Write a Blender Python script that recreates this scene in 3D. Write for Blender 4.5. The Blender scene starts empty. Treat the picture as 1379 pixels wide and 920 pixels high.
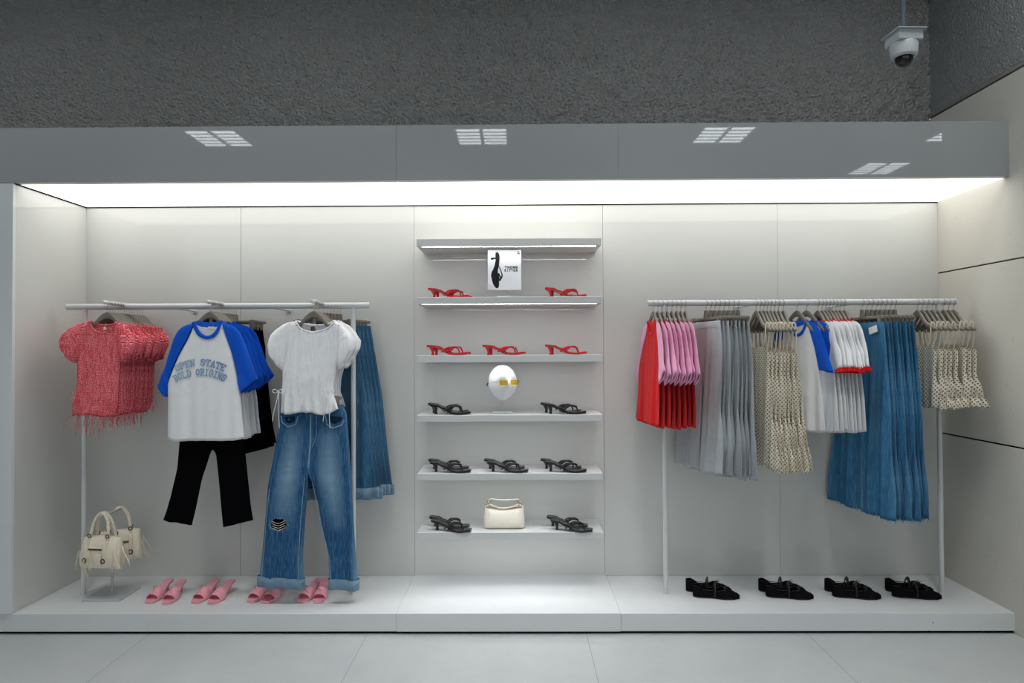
import bpy, bmesh, math, random
from mathutils import Vector, Matrix, Euler
PI = math.pi
C = bpy.context.scene.collection
sc = bpy.context.scene

# ------------------------------------------------------------------ camera
CAM = Vector((0.0, -3.75, 1.576)); FPX = 900.0
_R = Matrix.Rotation(0.00838, 3, 'Z') @ Matrix.Rotation(0.01506, 3, 'X') @ Matrix.Rotation(0.00444, 3, 'Y')
cd = bpy.data.cameras.new('camera'); cam = bpy.data.objects.new('camera', cd); C.objects.link(cam)
cd.sensor_width = 36.0; cd.lens = 36.0 * FPX / 1379.0; cd.clip_start = 0.05; cd.clip_end = 100
_m = (_R @ Matrix.Rotation(PI / 2, 3, 'X')).to_4x4(); _m.translation = CAM
cam.matrix_world = _m
sc.camera = cam

def at(px, py, Y):
    """world point on the plane y = Y seen at pixel (px, py)"""
    d = _R @ Vector(((px - 689.5) / FPX, 1.0, -(py - 460.0) / FPX))
    k = (Y - CAM.y) / d.y
    return CAM + d * k
def at_z(px, py, z):
    d = _R @ Vector(((px - 689.5) / FPX, 1.0, -(py - 460.0) / FPX))
    return CAM + d * ((z - CAM.z) / d.z)

# ------------------------------------------------------------------ world and exposure
SOFFIT_L = 2.15; PANEL_L = 10.0; WORLD_L = 0.7; SPOT_W = 130.0
w = bpy.data.worlds.new('world'); sc.world = w; w.use_nodes = True
w.node_tree.nodes['Background'].inputs[0].default_value = (0.90, 0.97, 1.0, 1)
w.node_tree.nodes['Background'].inputs[1].default_value = WORLD_L
sc.view_settings.view_transform = 'Standard'; sc.view_settings.look = 'None'
sc.view_settings.gamma = 1.0; sc.view_settings.exposure = 0.0; sc.view_settings.use_curve_mapping = False

# ------------------------------------------------------------------ materials
def lin(c):
    f = lambda v: (v / 255 / 12.92) if v / 255 <= 0.04045 else ((v / 255 + 0.055) / 1.055) ** 2.4
    return (f(c[0]), f(c[1]), f(c[2]), 1.0)
class NT:
    """small helper around a material's node tree"""
    def __init__(s, name, rough=0.6, spec=0.5, color=(200, 200, 200), metal=0.0):
        s.m = bpy.data.materials.new(name); s.m.use_nodes = True
        s.t = s.m.node_tree; s.b = s.t.nodes['Principled BSDF']
        s.b.inputs['Roughness'].default_value = rough
        s.b.inputs['Specular IOR Level'].default_value = spec
        s.b.inputs['Metallic'].default_value = metal
        s.b.inputs['Base Color'].default_value = lin(color)
    def n(s, typ, **kw):
        nd = s.t.nodes.new(typ)
        for k, v in kw.items():
            if k in nd.inputs: nd.inputs[k].default_value = v
            else: setattr(nd, k, v)
        return nd
    def l(s, a, b): s.t.links.new(a, b); return s
    def coord(s, which='Object', scale=(1, 1, 1)):
        if which in ('uv', 'par'):
            a = s.n('ShaderNodeUVMap'); a.uv_map = which; o = a.outputs[0]
        else:
            a = s.n('ShaderNodeTexCoord'); o = a.outputs[which]
        mp = s.n('ShaderNodeMapping'); mp.inputs['Scale'].default_value = scale
        s.l(o, mp.inputs[0]); return mp.outputs[0]
    def noise(s, vec, scale=5, detail=3, rough=0.5, dist=0.0):
        nd = s.n('ShaderNodeTexNoise'); nd.inputs['Scale'].default_value = scale; nd.inputs['Detail'].default_value = detail
        nd.inputs['Roughness'].default_value = rough; nd.inputs['Distortion'].default_value = dist
        s.l(vec, nd.inputs['Vector']); return nd.outputs['Fac']
    def ramp(s, fac, stops):
        nd = s.n('ShaderNodeValToRGB'); e = nd.color_ramp.elements
        while len(e) < len(stops): e.new(0.5)
        for el, (p, c) in zip(e, stops):
            el.position = p; el.color = lin(c) if max(c) > 1 else (c[0], c[1], c[2], 1)
        s.l(fac, nd.inputs[0]); return nd.outputs[0]
    def mix(s, fac, a, b, mode='MIX'):
        nd = s.n('ShaderNodeMix'); nd.data_type = 'RGBA'; nd.blend_type = mode
        for v, k in ((fac, 0), (a, 6), (b, 7)):
            if hasattr(v, 'is_linked'): s.l(v, nd.inputs[k])
            elif k == 0: nd.inputs[0].default_value = v
            else: nd.inputs[k].default_value = lin(v) if max(v) > 1 else (v[0], v[1], v[2], 1)
        return nd.outputs[2]
    def math(s, op, a, b=None, c=None):
        nd = s.n('ShaderNodeMath'); nd.operation = op
        for i, v in enumerate((a, b, c)):
            if v is None: continue
            if hasattr(v, 'is_linked'): s.l(v, nd.inputs[i])
            else: nd.inputs[i].default_value = v
        return nd.outputs[0]
    def sep(s, vec):
        nd = s.n('ShaderNodeSeparateXYZ'); s.l(vec, nd.inputs[0]); return nd.outputs
    def bump(s, h, strength=0.3, dist=0.01):
        nd = s.n('ShaderNodeBump'); nd.inputs['Strength'].default_value = strength; nd.inputs['Distance'].default_value = dist
        s.l(h, nd.inputs['Height']); s.l(nd.outputs[0], s.b.inputs['Normal']); return s
    def col(s, o): s.l(o, s.b.inputs['Base Color']); return s

M = {}
def plain(key, color, rough=0.6, spec=0.5, metal=0.0, coat=0.0, var=0.06, nscale=30):
    t = NT(key, rough, spec, color, metal)
    v = t.coord('Object')
    f = t.noise(v, nscale, 3)
    k = 1 - var
    t.col(t.mix(f, tuple(max(1.01, c * (1 - var)) for c in color), tuple(min(255, c * (1 + var)) for c in color)))
    if coat: t.b.inputs['Coat Weight'].default_value = coat; t.b.inputs['Coat Roughness'].default_value = 0.05
    M[key] = t.m; return t
def fabric(key, color, var=0.1, weave=700, bump=0.25, crease=0.0):
    t = NT(key, 0.9, 0.15, color)
    v = t.coord('uv'); f = t.noise(v, 28, 4)
    t.col(t.mix(f, tuple(max(1.01, c * (1 - var)) for c in color), tuple(min(255, c * (1 + var)) for c in color)))
    h = t.noise(v, weave, 2)
    if crease:
        vv = t.coord('uv', (1, 0.25, 1))
        h = t.math('ADD', t.math('MULTIPLY', h, 0.25), t.math('MULTIPLY', t.noise(vv, 22, 4, 0.6, 0.6), crease))
    t.bump(h, bump, 0.004)
    t.b.inputs['Sheen Weight'].default_value = 0.0 if max(color) < 40 else 0.1
    if max(color) < 40: t.b.inputs['Specular IOR Level'].default_value = 0.04
    M[key] = t.m; return t
def emit(key, color, strength):
    t = NT(key, 0.5); t.b.inputs['Emission Color'].default_value = (*color, 1); t.b.inputs['Emission Strength'].default_value = strength
    t.b.inputs['Base Color'].default_value = (0.8, 0.8, 0.8, 1)
    M[key] = t.m; return t

plain('lacquer', (208, 209, 205), 0.045, 0.5, var=0.01, nscale=3)
plain('platform', (218, 221, 222), 0.32, 0.4, var=0.02, nscale=4)
plain('header', (164, 167, 167), 0.02, 0.55, var=0.015, nscale=2)
plain('pillar', (222, 226, 228), 0.02, 0.55, var=0.015, nscale=2)
plain('shelf', (206, 208, 208), 0.35, 0.4, var=0.02, nscale=5)
plain('shadow_gap', (22, 22, 22), 0.9, 0.1)
plain('rack_metal', (206, 208, 209), 0.35, 0.5, var=0.02)
plain('hanger', (122, 116, 107), 0.5, 0.4, var=0.05)
plain('hook', (176, 172, 166), 0.28, 0.5, metal=0.9)
plain('chrome', (205, 205, 205), 0.2, 0.5, metal=1.0)
plain('dark_metal', (74, 68, 62), 0.35, 0.5, metal=0.8)
plain('gold', (206, 170, 104), 0.25, 0.5, metal=1.0)
plain('red_leather', (196, 10, 24), 0.28, 0.5, coat=0.3, var=0.05)
plain('black_leather', (17, 18, 20), 0.3, 0.5, coat=0.2, var=0.1)
plain('black_sole', (26, 26, 28), 0.5, 0.4)
plain('pink_leather', (240, 164, 178), 0.4, 0.45, var=0.04)
plain('pink_sole', (150, 88, 98), 0.5, 0.4)
plain('cream_leather', (232, 223, 203), 0.42, 0.45, var=0.04, nscale=50)
plain('white_leather', (238, 232, 216), 0.35, 0.45, var=0.02, nscale=20)
plain('head_white', (240, 241, 243), 0.45, 0.4, var=0.01)
plain('stand_grey', (186, 190, 192), 0.35, 0.4, var=0.02)
plain('camera_white', (176, 182, 184), 0.45, 0.4, var=0.02)
plain('pipe_grey', (92, 104, 112), 0.4, 0.4, var=0.03)
plain('ceiling_paint', (150, 152, 154), 0.9, 0.2)
plain('card_white', (236, 237, 240), 0.6, 0.3, var=0.01)
plain('ink', (18, 17, 20), 0.6, 0.3)
plain('ink_violet', (226, 214, 226), 0.6, 0.3)
plain('tag_white', (232, 230, 226), 0.7, 0.2)
plain('lens_black', (10, 11, 13), 0.06, 0.6)
fabric('white_cotton', (236, 237, 239), 0.02, 600, 0.2, crease=0.6)
fabric('blue_jersey', (10, 84, 198), 0.07, 600, 0.2, crease=0.4)
fabric('red_jersey', (214, 12, 16), 0.06, 600, 0.2, crease=0.4)
fabric('pink_jersey', (242, 178, 212), 0.05, 600, 0.2, crease=0.4)
fabric('black_cloth', (7, 7, 10), 0.2, 500, 0.2, crease=0.3)
fabric('grey_fleece', (172, 178, 182), 0.06, 900, 0.35, crease=0.5)
fabric('cream_lining', (226, 214, 192), 0.04, 600, 0.2)
fabric('denim_cuff', (112, 140, 160), 0.15, 500, 0.4)
fabric('denim_stitch', (126, 158, 186), 0.15, 300, 0.3)
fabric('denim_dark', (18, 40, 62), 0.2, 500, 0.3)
fabric('velvet_black', (19, 19, 21), 0.25, 400, 0.3)
emit('soffit_glow', (1.0, 0.985, 0.94), SOFFIT_L)
emit('panel_glow', (0.94, 0.98, 1.0), PANEL_L)
emit('led', (0.97, 0.98, 1.0), 26.0)

def denim(key, dark, mid, light, fade):
    t = NT(key, 0.9, 0.15)
    uv = t.coord('uv'); par = t.coord('par')
    base = t.mix(t.noise(uv, 14, 5, 0.6), dark, mid)
    streak = t.noise(t.coord('uv', (1, 0.08, 1)), 160, 3, 0.6)
    base = t.mix(t.math('MULTIPLY', t.ramp(streak, ((0.45, (0, 0, 0)), (0.8, (1, 1, 1)))), 0.45), base, light)
    s = t.sep(par)
    # worn area on the thighs and pale side seams
    du = t.math('ABSOLUTE', t.math('SUBTRACT', s[0], 0.5))
    f1 = t.math('SUBTRACT', 1.0, t.math('MULTIPLY', du, 3.0))
    f2 = t.math('SUBTRACT', 1.0, t.math('MULTIPLY', t.math('ABSOLUTE', t.math('SUBTRACT', s[1], 0.38)), 3.2))
    fm = t.math('MAXIMUM', t.math('MULTIPLY', f1, f2), 0.0)
    fm = t.math('MULTIPLY', t.math('POWER', fm, 0.8), t.math('ADD', 0.5, t.noise(t.coord('uv', (0.45, 1.6, 1)), 16, 4, 0.6)))
    base = t.mix(t.math('MULTIPLY', fm, fade), base, light)
    edge = t.math('GREATER_THAN', du, 0.455)
    edge = t.math('MULTIPLY', edge, t.ramp(t.noise(uv, 210, 2), ((0.45, (0, 0, 0)), (0.62, (1, 1, 1)))))
    base = t.mix(t.math('MULTIPLY', edge, 0.38), base, light)
    t.col(base)
    wv = t.noise(uv, 900, 2)
    wr = t.noise(t.coord('uv', (1, 0.35, 1)), 24, 4, 0.6, 0.4)
    t.bump(t.math('ADD', t.math('MULTIPLY', wv, 0.35), wr), 0.4, 0.006)
    M[key] = t.m
denim('denim_blue', (20, 62, 102), (44, 98, 142), (128, 160, 184), 1.05)
denim('denim_rack', (34, 92, 134), (62, 122, 162), (130, 172, 198), 0.3)
denim('denim_deep', (26, 70, 104), (54, 104, 138), (120, 154, 178), 0.3)

def polka():
    t = NT('polka_cotton', 0.85, 0.2)
    uv0 = t.coord('uv'); oi = t.n('ShaderNodeObjectInfo'); sc_ = t.n('ShaderNodeVectorMath', operation='ADD'); t.l(uv0, sc_.inputs[0]); t.l(oi.outputs['Random'], sc_.inputs[1]); uv = sc_.outputs[0]; s = t.sep(uv); P = 0.0235
    def dots(off):
        fx = t.math('SUBTRACT', t.math('FRACT', t.math('ADD', t.math('DIVIDE', s[0], P), off)), 0.5)
        fy = t.math('SUBTRACT', t.math('FRACT', t.math('ADD', t.math('DIVIDE', s[1], P), off)), 0.5)
        r = t.math('ADD', t.math('MULTIPLY', fx, fx), t.math('MULTIPLY', fy, fy))
        return t.math('LESS_THAN', r, 0.029)
    d = t.math('MAXIMUM', dots(0.0), dots(0.5))
    t.col(t.mix(d, t.mix(t.noise(uv, 25, 3), (236, 226, 206), (244, 237, 220)), (26, 22, 20)))
    t.bump(t.noise(t.coord('uv', (1, 0.3, 1)), 30, 3), 0.35, 0.005)
    M['polka_cotton'] = t.m
polka()
def gingham():
    t = NT('gingham_red', 0.9, 0.15)
    uv = t.coord('uv')
    nz = t.n('ShaderNodeTexNoise'); nz.inputs['Scale'].default_value = 55; t.l(uv, nz.inputs['Vector'])
    off = t.n('ShaderNodeVectorMath', operation='SCALE'); t.l(nz.outputs['Color'], off.inputs[0]); off.inputs['Scale'].default_value = 0.02
    ad = t.n('ShaderNodeVectorMath', operation='ADD'); t.l(uv, ad.inputs[0]); t.l(off.outputs[0], ad.inputs[1])
    s = t.sep(ad.outputs[0]); P = 0.0078
    a = t.math('GREATER_THAN', t.math('FRACT', t.math('DIVIDE', s[0], P)), 0.45)
    b = t.math('GREATER_THAN', t.math('FRACT', t.math('DIVIDE', s[1], P)), 0.45)
    f = t.math('MULTIPLY', t.math('ADD', a, b), 0.5)
    c = t.ramp(f, ((0.0, (255, 196, 198)), (0.5, (242, 90, 102)), (1.0, (216, 20, 38))))
    cr = t.noise(t.coord('uv', (1, 0.22, 1)), 120, 3, 0.6, 0.5)
    c = t.mix(t.math('MULTIPLY', t.ramp(cr, ((0.38, (0, 0, 0)), (0.62, (1, 1, 1)))), 0.35), c, (252, 150, 158))  # crinkle highlights painted into the colour as pale streaks
    dk = t.noise(t.coord('uv', (1, 0.3, 1)), 70, 3, 0.6, 0.8)
    c = t.mix(t.math('MULTIPLY', t.ramp(dk, ((0.5, (0, 0, 0)), (0.66, (1, 1, 1)))), 0.5), c, (186, 24, 40))  # shade of the crinkles painted in as darker streaks
    t.col(c); t.bump(cr, 0.9, 0.01)
    M['gingham_red'] = t.m
gingham()
def shirred():
    t = NT('shirred_white', 0.85, 0.2)
    uv = t.coord('uv')
    t.col(t.mix(t.noise(uv, 25, 3), (234, 235, 238), (244, 245, 247)))
    cr = t.noise(t.coord('uv', (1, 0.16, 1)), 95, 3, 0.55, 0.3)
    t.bump(cr, 0.75, 0.012); M['shirred_white'] = t.m
shirred()
def plaster(key, a, b, scale, strength, dist):
    t = NT(key, 0.75, 0.35)
    v = t.coord('Object')
    n1 = t.noise(v, scale, 4, 0.55, 0.4); n2 = t.noise(v, scale * 0.22, 3)
    t.col(t.mix(n2, a, b))
    vo = t.n('ShaderNodeTexVoronoi'); vo.feature = 'SMOOTH_F1'; vo.inputs['Scale'].default_value = scale * 1.6; t.l(v, vo.inputs['Vector'])
    h = t.math('ADD', n1, t.math('MULTIPLY', vo.outputs['Distance'], -0.7))
    t.b.inputs['Roughness'].default_value = 0.34; t.b.inputs['Specular IOR Level'].default_value = 0.7
    t.bump(h, strength, dist); M[key] = t.m
plaster('dark_plaster', (140, 140, 138), (156, 156, 153), 90, 0.5, 0.01)
plaster('dark_plaster_fine', (142, 144, 144), (152, 154, 154), 60, 0.8, 0.02)
def concrete():
    t = NT('concrete', 0.75, 0.3)
    v = t.coord('Object')
    c = t.mix(t.noise(v, 1.6, 5, 0.6), (196, 193, 184), (216, 213, 204))
    pit = t.ramp(t.noise(v, 42, 2), ((0.70, (0, 0, 0)), (0.78, (1, 1, 1))))
    c = t.mix(t.math('MULTIPLY', pit, 0.35), c, (120, 116, 108))
    t.col(c); t.bump(t.noise(v, 9, 5), 0.15, 0.01); M['concrete'] = t.m
    t = NT('concrete_trim', 0.7, 0.3); v = t.coord('Object'); t.col(t.mix(t.noise(v, 6, 3), (120, 114, 106), (150, 146, 138))); M['concrete_trim'] = t.m
concrete()
def floor_mat():
    t = NT('floor_stone', 0.42, 0.4)
    v = t.coord('Object'); s = t.sep(v)
    c = t.mix(t.noise(v, 3, 6, 0.65), (172, 177, 178), (196, 200, 200))
    sp = t.ramp(t.noise(v, 130, 2), ((0.62, (0, 0, 0)), (0.75, (1, 1, 1))))
    c = t.mix(t.math('MULTIPLY', sp, 0.25), c, (130, 132, 132))
    def joint(ax, off, per):
        f = t.math('FRACT', t.math('DIVIDE', t.math('ADD', s[ax], off), per))
        return t.math('LESS_THAN', f, 0.0032 / per)
    j = t.math('MAXIMUM', joint(0, 10.65, 1.225), joint(1, 10.95, 1.225))
    t.col(t.mix(t.math('MULTIPLY', j, 0.6), c, (84, 86, 86)))
    t.bump(t.noise(v, 60, 3), 0.08, 0.004); M['floor_stone'] = t.m
floor_mat()
def glassy(key, color, alpha):
    t = NT(key, 0.05, 0.5, color); t.b.inputs['Transmission Weight'].default_value = alpha
    t.b.inputs['IOR'].default_value = 1.15; M[key] = t.m
glassy('lens_yellow', (222, 190, 40), 0.7)
def faded_print():
    t = NT('faded_blue_print', 0.9, 0.1)
    v = t.coord('uv'); s = t.sep(v)
    g = t.math('ADD', 0.5, t.math('MULTIPLY', s[0], 2.4))
    c = t.mix(g, (150, 180, 206), (52, 112, 166))
    wear = t.ramp(t.noise(v, 130, 3), ((0.52, (0, 0, 0)), (0.68, (1, 1, 1))))
    t.col(t.mix(t.math('MULTIPLY', wear, 0.7), c, (222, 226, 230))); M['faded_blue_print'] = t.m
faded_print()

# ------------------------------------------------------------------ mesh helpers
class MB:
    def __init__(s): s.v = []; s.f = []; s.uv = []; s.par = []
    def add(s, verts, faces, uvs=None, pars=None):
        o = len(s.v); s.v += [tuple(v) for v in verts]; s.f += [tuple(i + o for i in f) for f in faces]
        s.uv += uvs if uvs else [(v[0], v[2]) for v in verts]
        s.par += pars if pars else [(0.5, 0.0)] * len(verts)
        return s
    def box(s, x0, x1, y0, y1, z0, z1, b=0.0, seg=1):
        bm = bmesh.new(); bmesh.ops.create_cube(bm, size=1.0)
        for v in bm.verts: v.co = Vector(((x0 + x1) / 2 + v.co.x * (x1 - x0), (y0 + y1) / 2 + v.co.y * (y1 - y0), (z0 + z1) / 2 + v.co.z * (z1 - z0)))
        if b: bmesh.ops.bevel(bm, geom=bm.edges[:], offset=b, segments=seg, affect='EDGES', profile=0.5)
        bm.verts.index_update()
        s.add([v.co[:] for v in bm.verts], [[v.index for v in f.verts] for f in bm.faces]); bm.free(); return s
    def grid(s, rows, uvs=None, pars=None, close=False):
        nv, nu = len(rows), len(rows[0]); vs = [p for r in rows for p in r]; fs = []
        for i in range(nv - 1):
            for j in range(nu if close else nu - 1):
                k = (j + 1) % nu
                fs.append((i * nu + j, i * nu + k, (i + 1) * nu + k, (i + 1) * nu + j))
        return s.add(vs, fs, [p for r in uvs for p in r] if uvs else None, [p for r in pars for p in r] if pars else None)
    def tube(s, pts, r, n=8, caps=True, flat=1.0, up=None):
        pts = [Vector(p) for p in pts]; m = len(pts)
        rr = r if isinstance(r, (list, tuple)) else [r] * m
        rows = []; prev = None; dist = 0
        for i, p in enumerate(pts):
            t = (pts[min(i + 1, m - 1)] - pts[max(i - 1, 0)]).normalized()
            if prev is None:
                a = Vector(up) if up else (Vector((0, 0, 1)) if abs(t.z) < 0.9 else Vector((1, 0, 0)))
                nrm = (a - t * a.dot(t)).normalized()
            else:
                nrm = prev - t * prev.dot(t); nrm = nrm.normalized() if nrm.length > 1e-6 else t.orthogonal().normalized()
            prev = nrm; bn = t.cross(nrm)
            rows.append([p + (nrm * math.cos(2 * PI * k / n) * flat + bn * math.sin(2 * PI * k / n)) * rr[i] for k in range(n)])
        s.grid(rows, close=True)
        if caps:
            o = len(s.v) - m * n
            s.f.append(tuple(o + k for k in range(n))); s.f.append(tuple(o + (m - 1) * n + k for k in reversed(range(n))))
        return s
    def lathe(s, prof, n=24, c=(0, 0, 0)):
        rows = [[(c[0] + r * math.cos(2 * PI * k / n), c[1] + r * math.sin(2 * PI * k / n), c[2] + z) for k in range(n)] for r, z in prof]
        s.grid(rows, close=True)
        o = len(s.v) - len(prof) * n
        if prof[0][0] > 1e-5: s.f.append(tuple(o + k for k in range(n)))
        if prof[-1][0] > 1e-5: s.f.append(tuple(o + (len(prof) - 1) * n + k for k in range(n)))
        return s
    def poly(s, pts): return s.add(pts, [tuple(range(len(pts)))])
    def prism(s, pts2, y0, y1):
        """outline in x,z extruded along y"""
        n = len(pts2); a = [(x, y0, z) for x, z in pts2]; b = [(x, y1, z) for x, z in pts2]
        fs = [tuple(range(n)), tuple(range(2 * n - 1, n - 1, -1))] + [(i, (i + 1) % n, n + (i + 1) % n, n + i) for i in range(n)]
        return s.add(a + b, fs)
    def xf(s, mat, start=0):
        for i in range(start, len(s.v)): s.v[i] = tuple(mat @ Vector(s.v[i]))
        return s
    def build(s, name, mat, parent=None, smooth=True, angle=40):
        me = bpy.data.meshes.new(name); me.from_pydata(s.v, [], s.f)
        bm = bmesh.new(); bm.from_mesh(me); bmesh.ops.recalc_face_normals(bm, faces=bm.faces); bm.to_mesh(me); bm.free()
        u1 = me.uv_layers.new(name='uv'); u2 = me.uv_layers.new(name='par')
        for lp in me.loops:
            u1.data[lp.index].uv = s.uv[lp.vertex_index]; u2.data[lp.index].uv = s.par[lp.vertex_index]
        if smooth:
            me.shade_smooth()
            if angle < 180: me.set_sharp_from_angle(angle=math.radians(angle))
        me.materials.append(M[mat])
        o = bpy.data.objects.new(name, me); C.objects.link(o)
        if parent: o.parent = parent
        return o

def thing(name, label, cat, loc=(0, 0, 0), rot=(0, 0, 0), group=None):
    o = bpy.data.objects.new(name, None); C.objects.link(o); o.empty_display_size = 0.05
    o.location = loc; o.rotation_euler = rot; o['label'] = label; o['category'] = cat
    if group: o['group'] = group
    return o
def struct(o): o['kind'] = 'structure'; return o
def dup(root, loc, rot=(0, 0, 0), label=None, group=None, scale=None):
    r = root.copy(); C.objects.link(r); r.location = loc; r.rotation_euler = rot
    if scale: r.scale = scale
    if label: r['label'] = label
    if group: r['group'] = group
    for ch in list(root.children):
        c = ch.copy(); C.objects.link(c); c.parent = r
        for g in ch.children:
            d = g.copy(); C.objects.link(d); d.parent = c
    return r
class Kind:
    """one built thing, moved into place the first time and copied afterwards"""
    def __init__(s, *protos): s.ps = protos; s.p = protos[0]; s.used = [False] * len(protos); s.i = -1
    def put(s, loc, rot, label, group, scale=None):
        s.i = (s.i + 1) % len(s.ps); s.p = s.ps[s.i]
        if not s.used[s.i]:
            s.used[s.i] = True; o = s.p; o.location = loc; o.rotation_euler = rot; o['label'] = label
            if group: o['group'] = group
            if scale: o.scale = scale
            return o
        return dup(s.p, loc, rot, label, group, scale)
ORD = ['first', 'second', 'third', 'fourth', 'fifth', 'sixth', 'seventh', 'eighth', 'ninth', 'tenth', 'eleventh', 'twelfth', 'thirteenth', 'fourteenth']
def spline(pts, n):
    """Catmull-Rom through points of any dimension"""
    P = [Vector(p) for p in pts]; out = []; m = len(P) - 1
    for i in range(n):
        t = i / (n - 1) * m; k = min(int(t), m - 1); f = t - k
        a, b, c, d = P[max(k - 1, 0)], P[k], P[k + 1], P[min(k + 2, m)]
        out.append(0.5 * ((2 * b) + (c - a) * f + (2 * a - 5 * b + 4 * c - d) * f * f + (3 * b - a - 3 * c + d) * f ** 3))
    return out
def resample(pl, n):
    P = [Vector((p[0], p[1])) for p in pl]; L = [0]
    for a, b in zip(P, P[1:]): L.append(L[-1] + (b - a).length)
    out = []; k = 0
    for i in range(n):
        d = L[-1] * i / (n - 1)
        while k < len(P) - 2 and L[k + 1] < d: k += 1
        q = (d - L[k]) / max(L[k + 1] - L[k], 1e-9)
        out.append(P[k].lerp(P[k + 1], min(max(q, 0), 1)))
    return out

def sample_at(pl, us):
    n = 4 * len(us); q = resample(pl, n); out = []
    for u in us:
        t = u * (n - 1); k = min(int(t), n - 2); out.append(q[k].lerp(q[k + 1], t - k))
    return out
def patch(mb, L, R, T=None, B=None, Tb=None, nu=18, nv=26, th=0.02, fold=None, pinch=(1, 1), power=4, y0=0.0, crot=None, hem=True, shear=0.0):
    """double-layer cloth between two side lines L and R (x,z, top to bottom) with top/bottom lines T, B (left to right).
    th: number or f(v); fold: f(x,z,v)->dy; pinch: closes a side edge (bool or f(v))"""
    Lr, Rr = resample(L, nv), resample(R, nv)
    thf = th if callable(th) else (lambda v: th)
    def layer(sgn, Tl):
        us = [j / (nu - 1) for j in range(nu)]
        if pinch == (1, 1): us = [0.5 - 0.5 * math.cos(PI * u) for u in us]
        Tr = sample_at(Tl, us) if Tl else None; Br = sample_at(B, us) if B else None
        rows, uvs, pars = [], [], []
        for i in range(nv):
            v = i / (nv - 1); r, uu, pp = [], [], []
            for j in range(nu):
                u = us[j]
                p = Lr[i].lerp(Rr[i], u)
                if Tr: p = p + (Tr[j] - Lr[0].lerp(Rr[0], u)) * (1 - v) ** 1.5
                if Br: p = p + (Br[j] - Lr[-1].lerp(Rr[-1], u)) * v
                e = 2 * u - 1; pk = pinch[0] if u < 0.5 else pinch[1]
                if callable(pk): pk = pk(v)
                prof = (1 - (abs(e) ** power) * pk) ** 0.5 if pk else 1.0
                y = y0 + sgn * thf(v) / 2 * prof + (fold(p.x, p.y, v) if fold else 0) + shear * p.y
                r.append((p.x, y, p.y)); uu.append((p.x + (0.0 if sgn < 0 else 0.37), p.y)); pp.append((u, v))
            acc = [0.0]
            for a_, b_ in zip(r, r[1:]): acc.append(acc[-1] + math.hypot(b_[0] - a_[0], b_[1] - a_[1]))
            mid = acc[nu // 2]; xm = r[nu // 2][0]
            uu = [(xm + a_ - mid + (0.0 if sgn < 0 else 0.37), p_[2]) for a_, p_ in zip(acc, r)]
            rows.append(r); uvs.append(uu); pars.append(pp)
        if hem:
            t = 0.010
            pf = [max(0.0, 1 - abs(2 * u - 1) ** power) ** 0.5 for u in us]; hk = min(0.0035, thf(1.0) * 0.3)
            rows.append([(x, y - sgn * hk * k, z + 0.002) for (x, y, z), k in zip(rows[-1], pf)]); uvs.append(uvs[-1]); pars.append(pars[-1])
            rows.append([(x, y, z + t * k) for (x, y, z), k in zip(rows[-1], pf)]); uvs.append(uvs[-1]); pars.append(pars[-1])
        mb.grid(rows, uvs, pars)
    layer(-1, T); layer(1, Tb if Tb else T)
    return mb
def waves(seed, amp, lams, z0=-0.2, z1=-0.9, base=0.15, drift=0.4):
    rnd = random.Random(seed); W = [(amp * rnd.uniform(0.6, 1) / (i + 1) ** 0.4, 2 * PI / l, rnd.uniform(0, 6.28), rnd.uniform(-drift, drift) * 6) for i, l in enumerate(lams)]
    def f(x, z, v):
        k = base + (1 - base) * min(max((z0 - z) / (z0 - z1), 0), 1)
        return k * sum(a * math.sin(w * x + p + d * z) for a, w, p, d in W)
    return f

# ================================================================== SETTING
XL, XR, ZT, ZB, YD = -2.846, 2.749, 2.539, 0.115, 0.63
struct(MB().poly([(-7, -9, 0), (7, -9, 0), (7, 0.9, 0), (-7, 0.9, 0)]).build('floor', 'floor_stone', smooth=False))
struct(MB().box(-7, 7, -9, 1.0, 4.2, 4.3).build('ceiling', 'ceiling_paint', smooth=False))
# back wall of the niche: five lacquered panels with fine gaps
seams = [XL] + [at(p, 520, YD).x for p in (324, 558, 813, 1049)] + [XR]
for i in range(5):
    g = (0.0022, 0.0012, 0.0016, 0.001)
    x0 = seams[i] + (0 if i == 0 else g[i - 1] / 2); x1 = seams[i + 1] - (0 if i == 4 else g[i] / 2)
    struct(MB().box(x0, x1, YD, YD + 0.03, ZB, ZT + 0.02, 0.0008).build('wall_back', 'lacquer', smooth=False))
struct(MB().box(XL - 0.05, XR, YD + 0.032, YD + 0.05, 0, ZT + 0.02).build('wall_back_gap', 'shadow_gap', smooth=False))
struct(MB().box(XL - 0.03, XL, 0.012, YD + 0.03, ZB + 0.001, ZT, 0.0008).build('wall_left', 'lacquer', smooth=False))
# left pillar front and header (back-painted glass)
ZH = at(684, 168.5, 0).z
struct(MB().box(-4.6, XL, -0.012, 0.012, ZB + 0.003, ZT - 0.0, 0.001).build('wall_pillar', 'pillar', smooth=False))
hx = at(1357, 200, 0).x
hs = [-4.6, at(534, 200, 0).x, at(832, 200, 0).x, hx]
for i in range(3): struct(MB().box(hs[i] + 0.0004, hs[i + 1] - 0.0004, -0.012, 0.03, ZT + 0.002, ZH, 0.001).build('wall_header', 'header', smooth=False))
struct(MB().box(-4.6, XR, 0.03, 0.72, ZT + 0.06, ZH - 0.01).build('wall_header_box', 'header', smooth=False))
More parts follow.
